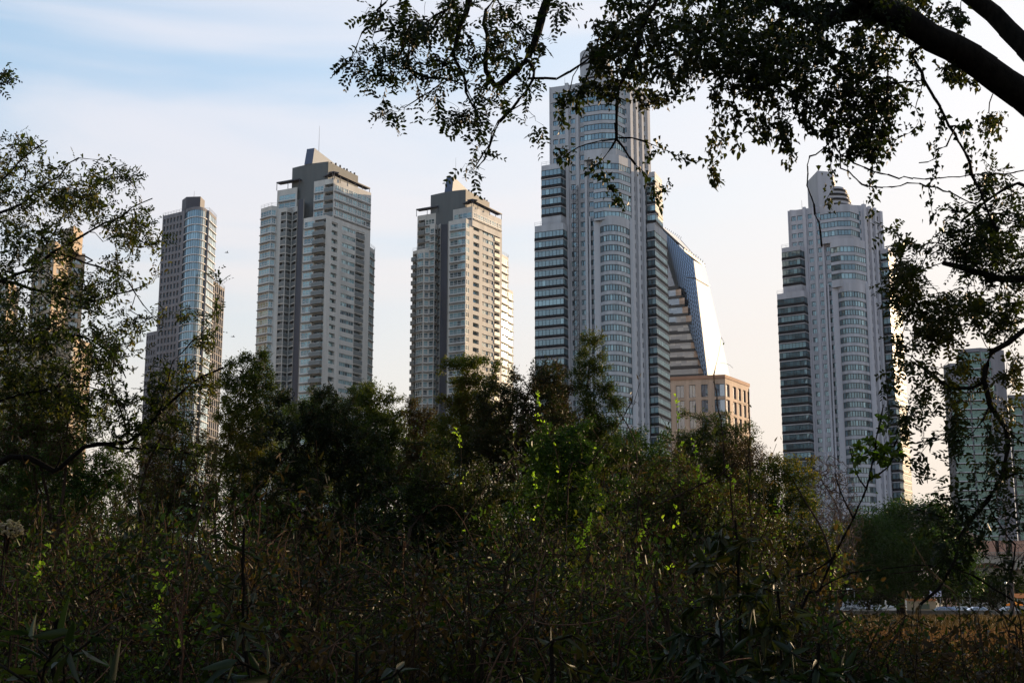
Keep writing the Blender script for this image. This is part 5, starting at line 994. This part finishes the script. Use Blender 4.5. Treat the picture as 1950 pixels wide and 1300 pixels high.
# pale dried seed head at the far left
s = Skel(); rng = np.random.default_rng(160); b0 = P(10, 1140, 6); s.limb([(b0[0], 6, -.05)] + PX([(0, 1120), (12, 1050), (18, 1020)], 6), .005, .003, rng, .05, .003)
A = blobs_pts([(16, 1008, 26, 18, 6, .06)], 90, rng, .3, 4); s.fill(A, .02, rng, .1, .1)
plant('dried_seed_head', 'pale dried seed head on a stalk at the far left edge', 'seed head', (b0[0], 6, 0), s, .0008, .3, dict(n=900, L=.012, W=.009, shape='oval', droop=.3, hue=(0, 1)), bark_brown, leaf_mat('seed_fluff', [(.25, .19, .15), (.38, .30, .25)], trans=.3), 160)

# ------------------------------------------------------------------ unseen trees added round the viewpoint to shade the brush
def shade_tree(label, x, y, h, r, n, seed, L_=.30):
    s = Skel(); rng = np.random.default_rng(seed); s.limb([(x, y, -.2), (x + rng.normal(0, .2), y, h * .35), (x, y, h * .8)], .2, .06, rng, .4, .02)
    a = norm(rng.normal(size=(150, 3))) * rng.uniform(.3, 1, (150, 1)) ** .5 * np.array([r, r, h * .42]) + np.array([x, y, h * .62]); s.fill(a, .5, rng, 0, .2)
    plant('added_shade_tree', label, 'tree', (x, y, 0), s, .012, .4, dict(n=n, L=L_, W=L_ * .45, shape='oval', spread=.25, droop=-.1, hue=(0, 1)), bark_dark, lf_dark, seed)
shade_tree('unseen leafy tree added outside the right edge to shade the near brush', 14, 20, 8.5, 4.2, 6500, 501)
shade_tree('unseen leafy tree added right of the viewpoint for shade', 9.5, 5, 9.5, 4.0, 6500, 503)
shade_tree('unseen leafy tree added behind the viewpoint for shade', -2.5, -5.5, 11, 5.5, 9000, 504)
shade_tree('unseen leafy tree added left of the viewpoint for shade', -10, 2, 10, 4.5, 6500, 505)
# ------------------------------------------------------------------ undergrowth: one dense mass nobody could count
def clump_lib(seed, k, nst, nlf, H, L_, W_, shape, lean=.45):
    lib = []
    for q in range(k):
        rng = np.random.default_rng(seed + q); s = Skel(4000); tips = []
        for i in range(nst):
            a = rng.uniform(0, 6.283); r = rng.uniform(.1, 1.0) * lean * H; h = H * rng.uniform(.5, 1.0); p0 = np.array([math.cos(a) * .12, math.sin(a) * .12, -.05]); p2 = np.array([math.cos(a) * r, math.sin(a) * r, h])
            p1 = np.array([math.cos(a) * r * .3, math.sin(a) * r * .3, h * .75]) + rng.normal(0, .08, 3) * H; par = s.add(p0, -1)
            for x in bez(p0, p1, p2, 6): par = s.add(x + rng.normal(0, .015 * H, 3), par)
            for j in range(9):
                o = par - rng.integers(0, 4); s.fill_one = None; e = s.P[o] + rng.normal(0, .1, 3) * H; g = s.add((s.P[o] + e) / 2 + rng.normal(0, .02, 3) * H, o); s.add(e, g)
        s.radii(.0011 * H, .4); tv, tf = tubes(s, np.ones(s.n, bool), 3); r = put_leaves(s, dict(n=nlf, L=L_, W=W_, shape=shape, droop=0.0, spread=.045, hf=1.6), rng, 4); lib.append((tv, tf, r[0], r[1], r[2]))
    return lib
def scatter(name, kind_label, spots, lib, mats, seed, cat=None):
    rng = np.random.default_rng(seed); VV, FF, RR, MM = [], [], [], []; off = 0
    for (x, y, sc, mi, hue) in spots:
        tv, tf, lv, lf, lr = lib[rng.integers(0, len(lib))]; a = rng.uniform(0, 6.283); c, sn = math.cos(a), math.sin(a); M = np.array([[c, -sn, 0], [sn, c, 0], [0, 0, 1]]).T * sc
        M = M * np.array([1.0, 1.0, rng.uniform(.8, 1.15)]); o = np.array([x, y, 0])
        VV += [tv @ M + o, lv @ M + o]; FF += [tf + off, lf + off + len(tv)]; off += len(tv) + len(lv)
        RR += [np.full(len(tf), .5), np.clip(lr * .5 + hue * .5, 0, 1)]; MM += [np.full(len(tf), 0), np.full(len(lf), mi)]
    o = np_mesh(name, np.vstack(VV), np.vstack(FF), np.concatenate(RR), mats, None, np.concatenate(MM)); tag(o, kind_label, cat, None, 'stuff'); return o
libA = clump_lib(200, 6, 16, 2000, 2.6, .052, .027, 'oval', .3); libB = clump_lib(220, 6, 22, 1900, 2.6, .06, .016, 'lance', .3)
# height of the brush top as seen from the stand: image row for each column at a given distance
topx = [-100, 0, 200, 400, 600, 800, 1000, 1200, 1400, 1500, 1560, 1620, 1760, 1850, 2000, 2100]
far_ = [930, 930, 940, 960, 940, 960, 930, 960, 1000, 1040, 1150, 1176, 1185, 1190, 1192, 1195]
mid_ = [1010, 1010, 1020, 1030, 1020, 1030, 1010, 1010, 1060, 1090, 1160, 1180, 1200, 1210, 1215, 1215]
near_ = [1130, 1130, 1130, 1150, 1160, 1150, 1130, 1130, 1150, 1160, 1190, 1215, 1240, 1250, 1250, 1250]
rng = np.random.default_rng(300); spots = []; spotsB = []
for i in range(720):
    Y = 7.5 * (36 / 7.5) ** rng.uniform(0, 1); px = rng.uniform(-60, 2010)
    if px > 1520 and (Y > 20 or rng.uniform() < .35): continue
    f = np.interp(math.log(Y), [math.log(8), math.log(14), math.log(26)], [0, 1, 2]); tops = [np.interp(px, topx, a) for a in (near_, mid_, far_)]
    ty = np.interp(f, [0, 1, 2], tops) + (rng.normal(0, 30) + 26 * math.sin(px * .021 + Y * 1.3) if px < 1480 else rng.normal(0, 8)) + 14; h = P(px, ty, Y)[2]; h = max(.5, h); x = P(px, 1140, Y)[0]
    spx = h * rng.uniform(.75, 1.0) / 2.6
    v = math.sin(px * .011 + Y * .9) + math.sin(px * .023 - Y * .6 + 2) * .8 + rng.normal(0, .5)
    mi = 1 if v < -.2 else (3 if v < .45 else (2 if v < 1.1 else 4)); u = math.sin(px * .017 + Y * .5 + 1) + rng.normal(0, .5)
    (spots if u < .1 else spotsB).append((x, Y, spx, mi, np.clip(.5 + .3 * math.sin(px * .03 + Y) + rng.normal(0, .15), 0, 1)))
UM = [bark_brown, lf_dark, lf_olive, lf_green, lf_brown]
def detail(sp_, lib, nm, lab, sd):      # small clumps filling the volume so that leaves stay leaf-sized however tall the brush is
    outp = []; rng = np.random.default_rng(sd)
    for x, y, h, mi, hue in sp_: outp.append((x, y, h, mi, hue))
    return scatter(nm, lab, outp, lib, UM, sd)
detail(spots, libA, 'undergrowth', 'dark leafy undergrowth filling the bottom of the picture', 301)
detail(spotsB, libB, 'scrub', 'tangled narrow leaved scrub filling the bottom of the picture', 302)

# dead vines and canes looping through the brush
s = Skel(60000); rng = np.random.default_rng(310)
for i in range(420):
    Y = rng.uniform(6.5, 20); px = rng.uniform(-50, 1560 if rng.uniform() < .85 else 1900); f = np.interp(math.log(Y), [math.log(8), math.log(14), math.log(26)], [0, 1, 2]); ty = np.interp(f, [0, 1, 2], [np.interp(px, topx, a) for a in (near_, mid_, far_)])
    h = max(.6, P(px, ty - rng.uniform(-10, 45), Y)[2]); x = P(px, 1140, Y)[0]; p0 = np.array([x, Y, -.05]); lean = rng.normal(0, .35, 2) * h * .5
    p1 = p0 + (lean[0] * .2, lean[1] * .2, h * rng.uniform(.8, 1.2)); p2 = p0 + (lean[0], lean[1] * .5, h * (rng.uniform(.8, 1.0) if rng.uniform() < .6 else rng.uniform(.4, .8))); par = s.add(p0, -1)
    for q in bez(p0, p1, p2, 12): par = s.add(q + rng.normal(0, .018, 3), par)
    for j in range(rng.integers(1, 5)):
        o_ = par - rng.integers(0, 7); e = s.P[o_] + rng.normal(0, .22, 3) + (0, 0, .1); g_ = o_
        for q in bez(s.P[o_], (s.P[o_] + e) / 2 + rng.normal(0, .06, 3), e, 4): g_ = s.add(q, g_)
s.radii(.0035, .25); V, Fc = tubes(s, np.ones(s.n, bool), 4); tag(np_mesh('dead_vines', V, Fc, np.full(len(Fc), .5), bark_mat('cane_bark', (.045, .022, .014), (.13, .075, .05), 12)), 'bare brown canes and dead vines looping through the undergrowth', None, None, 'stuff')

# ------------------------------------------------------------------ reed bed on the right
def blades(name, label, n, seed, xr, yr, H, wd, matl, pxr):
    rng = np.random.default_rng(seed); Y = yr[0] * (yr[1] / yr[0]) ** rng.uniform(0, 1, n); px = rng.uniform(pxr[0], pxr[1], n); x = (px - 975) / 2500 * Y * 1.0
    base = np.stack([x, Y, np.zeros(n)], 1); h = H * rng.uniform(.6, 1.1, n); d = norm(np.stack([rng.normal(0, .16, n), rng.normal(0, .16, n), np.ones(n)], 1)); nr = norm(rng.normal(0, 1, (n, 3)))
    V, Fc = leaves(base, d, nr, h, wd * (Y / yr[0]) ** .5 * rng.uniform(.6, 1.3, n), rng, .08, .1, 'lance'); c = (np.sin(x * .35) * np.sin(Y * .13) * .5 + .5) * .5 + .5 * rng.uniform(size=n)
    o = np_mesh(name, V, Fc, np.repeat(c, 2), matl); tag(o, label, None, None, 'stuff'); return o
lf_reed = leaf_mat('reed_dry', [(.045, .020, .012), (.075, .036, .022), (.13, .065, .04), (.05, .032, .016)], rough=.7, trans=.35, tcol=1.3)
blades('reed_bed', 'dry reddish reeds covering the flat ground at the right', 80000, 401, None, (14, 80), 1.55, .020, lf_reed, (1480, 2060))
blades('reeds', 'shorter dry reddish reeds far out on the flat ground before the parapet', 60000, 403, None, (78, 203), 1.0, .05, lf_brown, (1380, 2060))
blades('grass', 'rough grass and weeds growing between the reeds and thicket', 60000, 402, None, (9, 70), .8, .03, lf_green, (-80, 2060))


# ================================================================== THINGS ALONG THE ROAD
stone = wall_mat('parapet_stone', (.13, .12, .11), .9, .25, False, scale=1.5)
m = MB(); m.box(-200, 260, 204.6, 205.0, 0, 1.22); m.build('parapet_wall', stone, label='long low dark parapet wall along the promenade in front of the cars', category='wall')
o = bpy.data.objects['parapet_wall']; m = MB(); m.box(-200, 260, 204.5, 205.1, 1.222, 1.34); c_ = m.build('coping', wall_mat('coping_stone', (.22, .21, .20), .9, .2, False), o)
tyre = plain('tyre_rubber', (.015, .015, .016), .8); rim = plain('rim_alloy', (.35, .35, .37), .3, .6); carglass = glass_mat('car_glass', (.02, .025, .03), (.05, .05, .06), (.9, .95, 1), 1.6, .05); lampm = plain('lamp_lens', (.7, .7, .68), .2); redl = plain('tail_lens', (.35, .02, .015), .3)
def car(label, x, Y, z0, col, suv=False, flip=1, rot=0.0, Lc=4.4):
    root = empty('parked_car', (x, Y, z0), label, 'car', 'cars parked along the road behind the parapet'); root.rotation_euler = (0, 0, rot)
    pm = plain('car_paint', col, .28, .0, .6); h = 1.72 if suv else 1.48; w = .88
    prof = [(-.5, .32), (-.5, .62), (-.47, .80), (-.30, .92), (-.17, h / 1.0), (.22, h), (.40, 1.0 if not suv else 1.45), (.49, .92), (.5, .55), (.5, .32)]
    prof = [(p * Lc * flip, q) for p, q in prof]; m = MB(); cab = {4, 5}
    def wy(i): return w - (.18 if i in cab else .03 if i in (3, 6) else 0)
    n = len(prof)
    for i in range(n):
        j = (i + 1) % n; a, b = prof[i], prof[j]; m.face([(a[0], -wy(i), a[1]), (b[0], -wy(j), b[1]), (b[0], wy(j), b[1]), (a[0], wy(i), a[1])][::-flip])
    for sg in (-1, 1): m.face([(prof[i][0], sg * wy(i), prof[i][1]) for i in (0, 1, 2, 3, 6, 7, 8, 9)][::sg * flip]); m.face([(prof[i][0], sg * wy(i), prof[i][1]) for i in (3, 4, 5, 6)][::sg * flip])
    m.build('body', pm, root)
    for sg in (-1, 1):
        g = MB(); q = [(-.27 * Lc, .95), (-.155 * Lc, h - .09), (.19 * Lc, h - .08), (.34 * Lc, 1.03)]
        for k in range(2):
            a = q if k == 0 else q
            x0, x1 = (-.27, .0) if k == 0 else (.02, .34)
            pts = [(x0 * Lc, .96), ((-.16 if k == 0 else .02) * Lc, h - .1), ((.0 if k == 0 else .195) * Lc, h - .1), (x1 * Lc, .98)]
            g.face([(p[0] * flip, sg * (w - .02 - .155 * max(0, (p[1] - .93) / (h - .93))) + sg * .012, p[1]) for p in pts])
        g.build('window', carglass, root)
    g = MB(); g.face([(-.295 * Lc * flip, -.76, .96), (-.295 * Lc * flip, .76, .96), (-.175 * Lc * flip, .64, h - .05), (-.175 * Lc * flip, -.64, h - .05)]); g.v = [(a - .02 * flip, b, c + .012) for a, b, c in g.v]; g.build('windscreen', carglass, root)
    for px in (-.31, .31):
        for sg in (-1, 1):
            wh = MB(); wh.bar((px * Lc, sg * .70, .32), (px * Lc, sg * .90, .32), .32, 0, k=20); o = wh.build('wheel', tyre, root); r_ = MB(); r_.bar((px * Lc, sg * .88, .32), (px * Lc, sg * .915, .32), .19, 0, k=14); r_.build('rim', rim, o)
    for sg in (-1, 1):
        l = MB(); l.box(-.505 * Lc, -.485 * Lc, sg * .62 - .15, sg * .62 + .15, .66, .78) if flip > 0 else l.box(.485 * Lc, .505 * Lc, sg * .62 - .15, sg * .62 + .15, .66, .78); l.build('headlight', lampm, root)
        l = MB(); l.box(.488 * Lc, .508 * Lc, sg * .64 - .13, sg * .64 + .13, .7, .95) if flip > 0 else l.box(-.508 * Lc, -.488 * Lc, sg * .64 - .13, sg * .64 + .13, .7, .95); l.build('tail_light', redl, root)
    return root
def gx(x, Y): return float(P(x, 1150, Y)[0])
car('lilac silver hatchback parked left of the orange umbrella', gx(1858, 217), 217, .32, (.42, .42, .52), rot=.15)
car('white car just left of the lilac silver hatchback', gx(1826, 223), 223, .32, (.5, .5, .5), rot=.1)
car('blue lilac car right of the tan booth', gx(1796, 216), 216, .32, (.16, .2, .38), rot=.05)
car('white roofed off-roader parked left of the thick trunk', gx(1680, 218), 218, .32, (.42, .42, .42), suv=True, rot=.2)
car('dark car between the off-roader and the thick trunk', gx(1702, 224), 224, .32, (.03, .032, .04), rot=.1)
car('pale car half hidden under the orange umbrella', gx(1925, 221), 221, .32, (.5, .52, .56), flip=-1)
car('pale car far left of the off-roader seen through weeds', gx(1618, 222), 222, .32, (.3, .3, .3), flip=-1)
car('small white car behind the shoots below the leafless trees', gx(1568, 218), 218, .32, (.42, .42, .42))
# umbrella
orange = leaf_mat('orange_canvas', [(.75, .25, .02), (.85, .33, .04)], rough=.7, trans=.45, tcol=1.2)
U = P(1932, 1150, 209); root = empty('parasol', (U[0], 209, .45), 'orange yellow parasol standing behind the parapet at the right edge', 'parasol')
m = MB(); n = 8
for i in range(n):
    a0, a1 = i * 2 * math.pi / n, (i + 1) * 2 * math.pi / n
    m.face([(0, 0, 2.55), (1.3 * math.cos(a0), 1.3 * math.sin(a0), 2.12), (1.3 * math.cos(a1), 1.3 * math.sin(a1), 2.12)]); m.face([(1.3 * math.cos(a0), 1.3 * math.sin(a0), 2.12), (1.3 * math.cos(a0), 1.3 * math.sin(a0), 1.9), (1.3 * math.cos(a1), 1.3 * math.sin(a1), 1.9), (1.3 * math.cos(a1), 1.3 * math.sin(a1), 2.12)])
m.v = [(x, y, z - .35) for x, y, z in m.v]; m.build('canopy', orange, root)
m = MB(); m.bar((0, 0, 0), (0, 0, 2.25), .03, 0, k=8); m.build('pole', metal_grey, root)
m = MB(); m.bar((0, 0, 0), (0, 0, .12), .28, 0, k=16); m.build('base', metal_grey, root)
# orange roofed stall at the edge
q = P(1955, 1130, 232); root = empty('market_stall', (q[0], 232, .45), 'stall with orange awning at the right edge above the parasol', 'stall')
m = MB(); zt = q[2] - .45; m.hexa([(-2.4, -1.6, zt - .75), (3.5, -1.6, zt - .75), (3.5, 1.6, zt), (-2.4, 1.6, zt)], [(-2.4, -1.6, zt - .68), (3.5, -1.6, zt - .68), (3.5, 1.6, zt + .07), (-2.4, 1.6, zt + .07)]); m.build('awning', leaf_mat('awning_canvas', [(.42, .12, .03), (.5, .16, .04)], rough=.8, trans=.3, tcol=1.), root)
for x in (-2.2, 3.3):
    for y in (-1.4, 1.5): m = MB(); m.bar((x, y, 0), (x, y, zt - .6 if y < 0 else zt), .05, 0); m.build('post', metal_grey, root)
m = MB(); m.box(-2.2, 3.3, -1.3, -.6, 0, 1.0); m.build('counter', plain('stall_counter', (.25, .23, .2)), root)
# tan booth with orange band
x0, x1 = gx(1728, 228), gx(1782, 228); xm = (x0 + x1) / 2; root = empty('park_booth', (xm, 228, .45), 'long low tan booth with dull orange top band behind the parapet', 'booth'); w = (x1 - x0) / 2
zt = float(P(1750, 1139, 228)[2]) - .45
m = MB(); m.box(-w, w, 0, 2.2, 0, zt - .4); m.build('wall', wall_mat('booth_tan', (.26, .19, .12), .8, .15, False), root)
m = MB(); m.box(-w - .1, w + .1, -.1, 2.3, zt - .4, zt); m.build('fascia', wall_mat('booth_orange', (.35, .13, .05), .8, .15, False), root)
m = MB(); m.box(-w * .2, w * .55, -.04, .02, .9, zt - .9); m.build('shutter', plain('booth_green', (.06, .07, .045)), root)
# boards and signs
for lab, xa, xb, ya, yb, Y, c in (('white and lilac notice board above the tan booth', 1770, 1792, 1124, 1135, 231, (.42, .42, .55)), ('small dull yellow sign right of the thick trunk', 1726, 1735, 1125, 1129, 229, (.45, .42, .12)), ('white flat topped kiosk sign under the round tree left side', 1612, 1628, 1119, 1122, 235, (.6, .6, .6)), ('white van-like sign panel right of the notice board', 1831, 1848, 1122, 1129, 240, (.6, .6, .6))):
    a, b = P(xa, yb, Y), P(xb, ya, Y); root = empty('notice_board', ((a[0] + b[0]) / 2, Y, .45), lab, 'sign'); w = (b[0] - a[0]) / 2
    m = MB(); m.box(-w, w, -.05, .05, a[2] - .45, b[2] - .45); m.build('panel', plain('sign_face', c), root)
    for sx_ in (-w * .8, w * .8): m = MB(); m.bar((sx_, .08, 0), (sx_, .08, b[2] - .5), .04, 0); m.build('post', metal_grey, root)
for lab, x in (('short white post right of the off-roader', 1686), ('short white post at the left end of the tan booth', 1725)):
    q = P(x, 1145, 209); m = MB(); m.bar((0, 0, 0), (0, 0, q[2] - .45), .14, 0, .12, 10); m.lathe(0, 0, [(.12, q[2] - .45), (.18, q[2] - .38), (.0, q[2] - .2)], 10); o = m.build('white_post', plain('post_white', (.6, .6, .58)), None, label=lab, category='post'); o.location = (q[0], 209, .45)
# street lamps
for lab, x in (('street lamp with globe before the mansion arches', 1915), ('street lamp with globe left of the mansion', 1753), ('street lamp with globe above the stall at the right edge', 1929)):
    q = P(x, 1112, 240); root = empty('street_lamp', (q[0], 240, .45), lab, 'lamp post', 'globe street lamps along the road')
    m = MB(); m.bar((0, 0, 0), (0, 0, q[2] - .45), .07, 0, .04, 8); m.build('pole', dark_metal, root); m = MB(); zc = q[2] - .2; m.lathe(0, 0, [(.01, zc - .25), (.2, zc - .16), (.25, zc), (.2, zc + .16), (.01, zc + .25)], 12); m.build('globe', plain('globe_white', (.7, .7, .68), .3), root, smooth=True)
# ------------------------------------------------------------------ terracotta mansion
terr = wall_mat('terracotta', (.40, .22, .16), .85, .15); cream = wall_mat('mansion_stone', (.30, .26, .22), .85, .12); roofm = wall_mat('mansion_roof', (.16, .10, .08), .85, .2)
Ym = 300.0
def mx_(x, y=1080): return float(P(x, y, Ym)[0])
def mz(y): return float(P(1880, y, Ym)[2])
root = empty('mansion', (mx_(1880), Ym, 0), 'terracotta mansion with arches and balustrades at the lower right, behind the round tree', 'mansion'); ox = mx_(1880)
xs = lambda x: mx_(x) - ox
def arch_wall(m, x0, x1, z0, z1, y, arches, mi=0, dep=1.2):
    cuts = []; cur = x0
    for cx, hw, zs, zt_ in arches:
        m.face([(cur, y, z0), (cx - hw, y, z0), (cx - hw, y, z1), (cur, y, z1)], mi); k = 14
        pts = [(cx - hw * math.cos(math.pi * i / k), zs + (zt_ - zs) * math.sin(math.pi * i / k)) for i in range(k + 1)]
        for (a, za), (b, zb) in zip(pts, pts[1:]):
            m.face([(a, y, za), (b, y, zb), (b, y, z1), (a, y, z1)], mi); m.face([(a, y, za), (a, y + dep, za), (b, y + dep, zb), (b, y, zb)], mi)
        for e in (cx - hw, cx + hw): m.face([(e, y, z0), (e, y + dep, z0), (e, y + dep, zs), (e, y, zs)], mi)
        cur = cx + hw
    m.face([(cur, y, z0), (x1, y, z0), (x1, y, z1), (cur, y, z1)], mi)
m = MB(); zU = mz(1063)
arch_wall(m, xs(1836), xs(2000), zU - 3.0, mz(1028), 2.5, [(xs(1875), 1.0, zU - .8, zU + .9), (xs(1897), 1.9, zU - 1.2, zU + 1.0), (xs(1922), 1.9, zU - 1.2, zU + 1.0), (xs(1946), 1.9, zU - 1.2, zU + 1.0)], 0)
m.box(xs(1836), xs(2000), 3.71, 14, 0, mz(1028) - .01, 0); m.build('upper_wall', terr, root)
m = MB(); zs_, zt_ = mz(1083), mz(1070)
arch_wall(m, xs(1830), xs(2000), 0, mz(1061), 0, [(xs(1882), 4.0, mz(1085), mz(1071)), (xs(1938), 3.2, mz(1092), mz(1083))], 0, 2.2)
m.box(xs(1830), xs(2000), 2.22, 3.7, 0, mz(1061) - 2.2, 0); m.build('porch_wall', cream, root)
m = MB(); m.box(xs(1830), xs(2000), -.15, 2.4, mz(1061) + .01, mz(1061) + .25); m.build('cornice', cream, root)
for za, xa, xb, y in ((mz(1061) + .25, 1834, 1990, .1), (mz(1097), 1848, 1892, 1.2)):
    m = MB(); n = int((xs(xb) - xs(xa)) / .35)
    for i in range(n): xx = xs(xa) + .35 * i; m.bar((xx, y, za), (xx, y, za + .85), .07, 0)
    m.box(xs(xa), xs(xb), y - .12, y + .12, za + .85, za + 1.0); m.build('balustrade', cream, root)
for x in (1866, 1874, 1903, 1913): m = MB(); m.lathe(xs(x), -.3, [(.5, 0), (.5, .4), (.38, .5), (.33, mz(1090)), (.5, mz(1090) + .2), (.5, mz(1088) + .2)], 14); m.build('column', cream, root, smooth=True)
m = MB(); m.box(xs(1852), xs(1876), 1.5, 7, mz(1029), mz(1024)); m.build('pavilion', terr, root)
m = MB(); b_ = [(xs(1847), .9, mz(1024)), (xs(1881), .9, mz(1024)), (xs(1881), 7.6, mz(1024)), (xs(1847), 7.6, mz(1024))]; t_ = [(xs(1860), 3.4, mz(1012)), (xs(1866), 3.4, mz(1012)), (xs(1866), 5, mz(1012)), (xs(1860), 5, mz(1012))]; m.hexa(b_, t_); m.build('roof', roofm, root)
m = MB(); m.box(xs(1838), xs(1853), 6, 11, mz(1029), mz(1007)); m.box(xs(1868), xs(1876), 8.1, 12, mz(1029), mz(1007)); m.build('gable', terr, root)
m = MB(); m.box(xs(1830), xs(1990), 3.70, 3.705, .5, mz(1061) - 2.3); m.build('glazing', carglass, root)
# birds, far specks over the towers
for lab, x, y in (('small bird gliding between the first and second tower', 432, 481), ('tiny bird lower between the first and second tower', 444, 641)):
    q = P(x, y, 120); m = MB(); m.hexa([(-.16, -.04, -.03), (.16, -.03, -.02), (.16, .03, -.02), (-.16, .04, -.03)], [(-.16, -.02, .03), (.16, -.01, .03), (.16, .01, .03), (-.16, .02, .03)])
    m.face([(-.05, .03, .02), (.06, .03, .02), (-.02, .3, .10), (-.14, .42, .04)]); m.face([(-.05, -.03, .02), (.06, -.03, .02), (-.02, -.3, .10), (-.14, -.42, .04)]); o = m.build('bird', dark_metal, None, label=lab, category='bird'); o.location = tuple(q); o.rotation_euler = (0, 0, .6)

# ------------------------------------------------------------------ thin evening haze between the wood and the towers
hzm = bpy.data.materials.new('haze'); hzm.use_nodes = True; t = hzm.node_tree; t.nodes.clear(); o = N(t, 'ShaderNodeOutputMaterial'); v = N(t, 'ShaderNodeVolumePrincipled')
v.inputs['Color'].default_value = (.92, .93, 1.0, 1); v.inputs['Density'].default_value = 0.00002; v.inputs['Anisotropy'].default_value = 0.0; L(t, v.outputs[0], o.inputs['Volume'])
m = MB(); m.box(-420, 420, -40, 640, -1.5, 230); m.build('haze', hzm, kind='stuff', label='thin pale evening haze in the air between the wood and the towers')
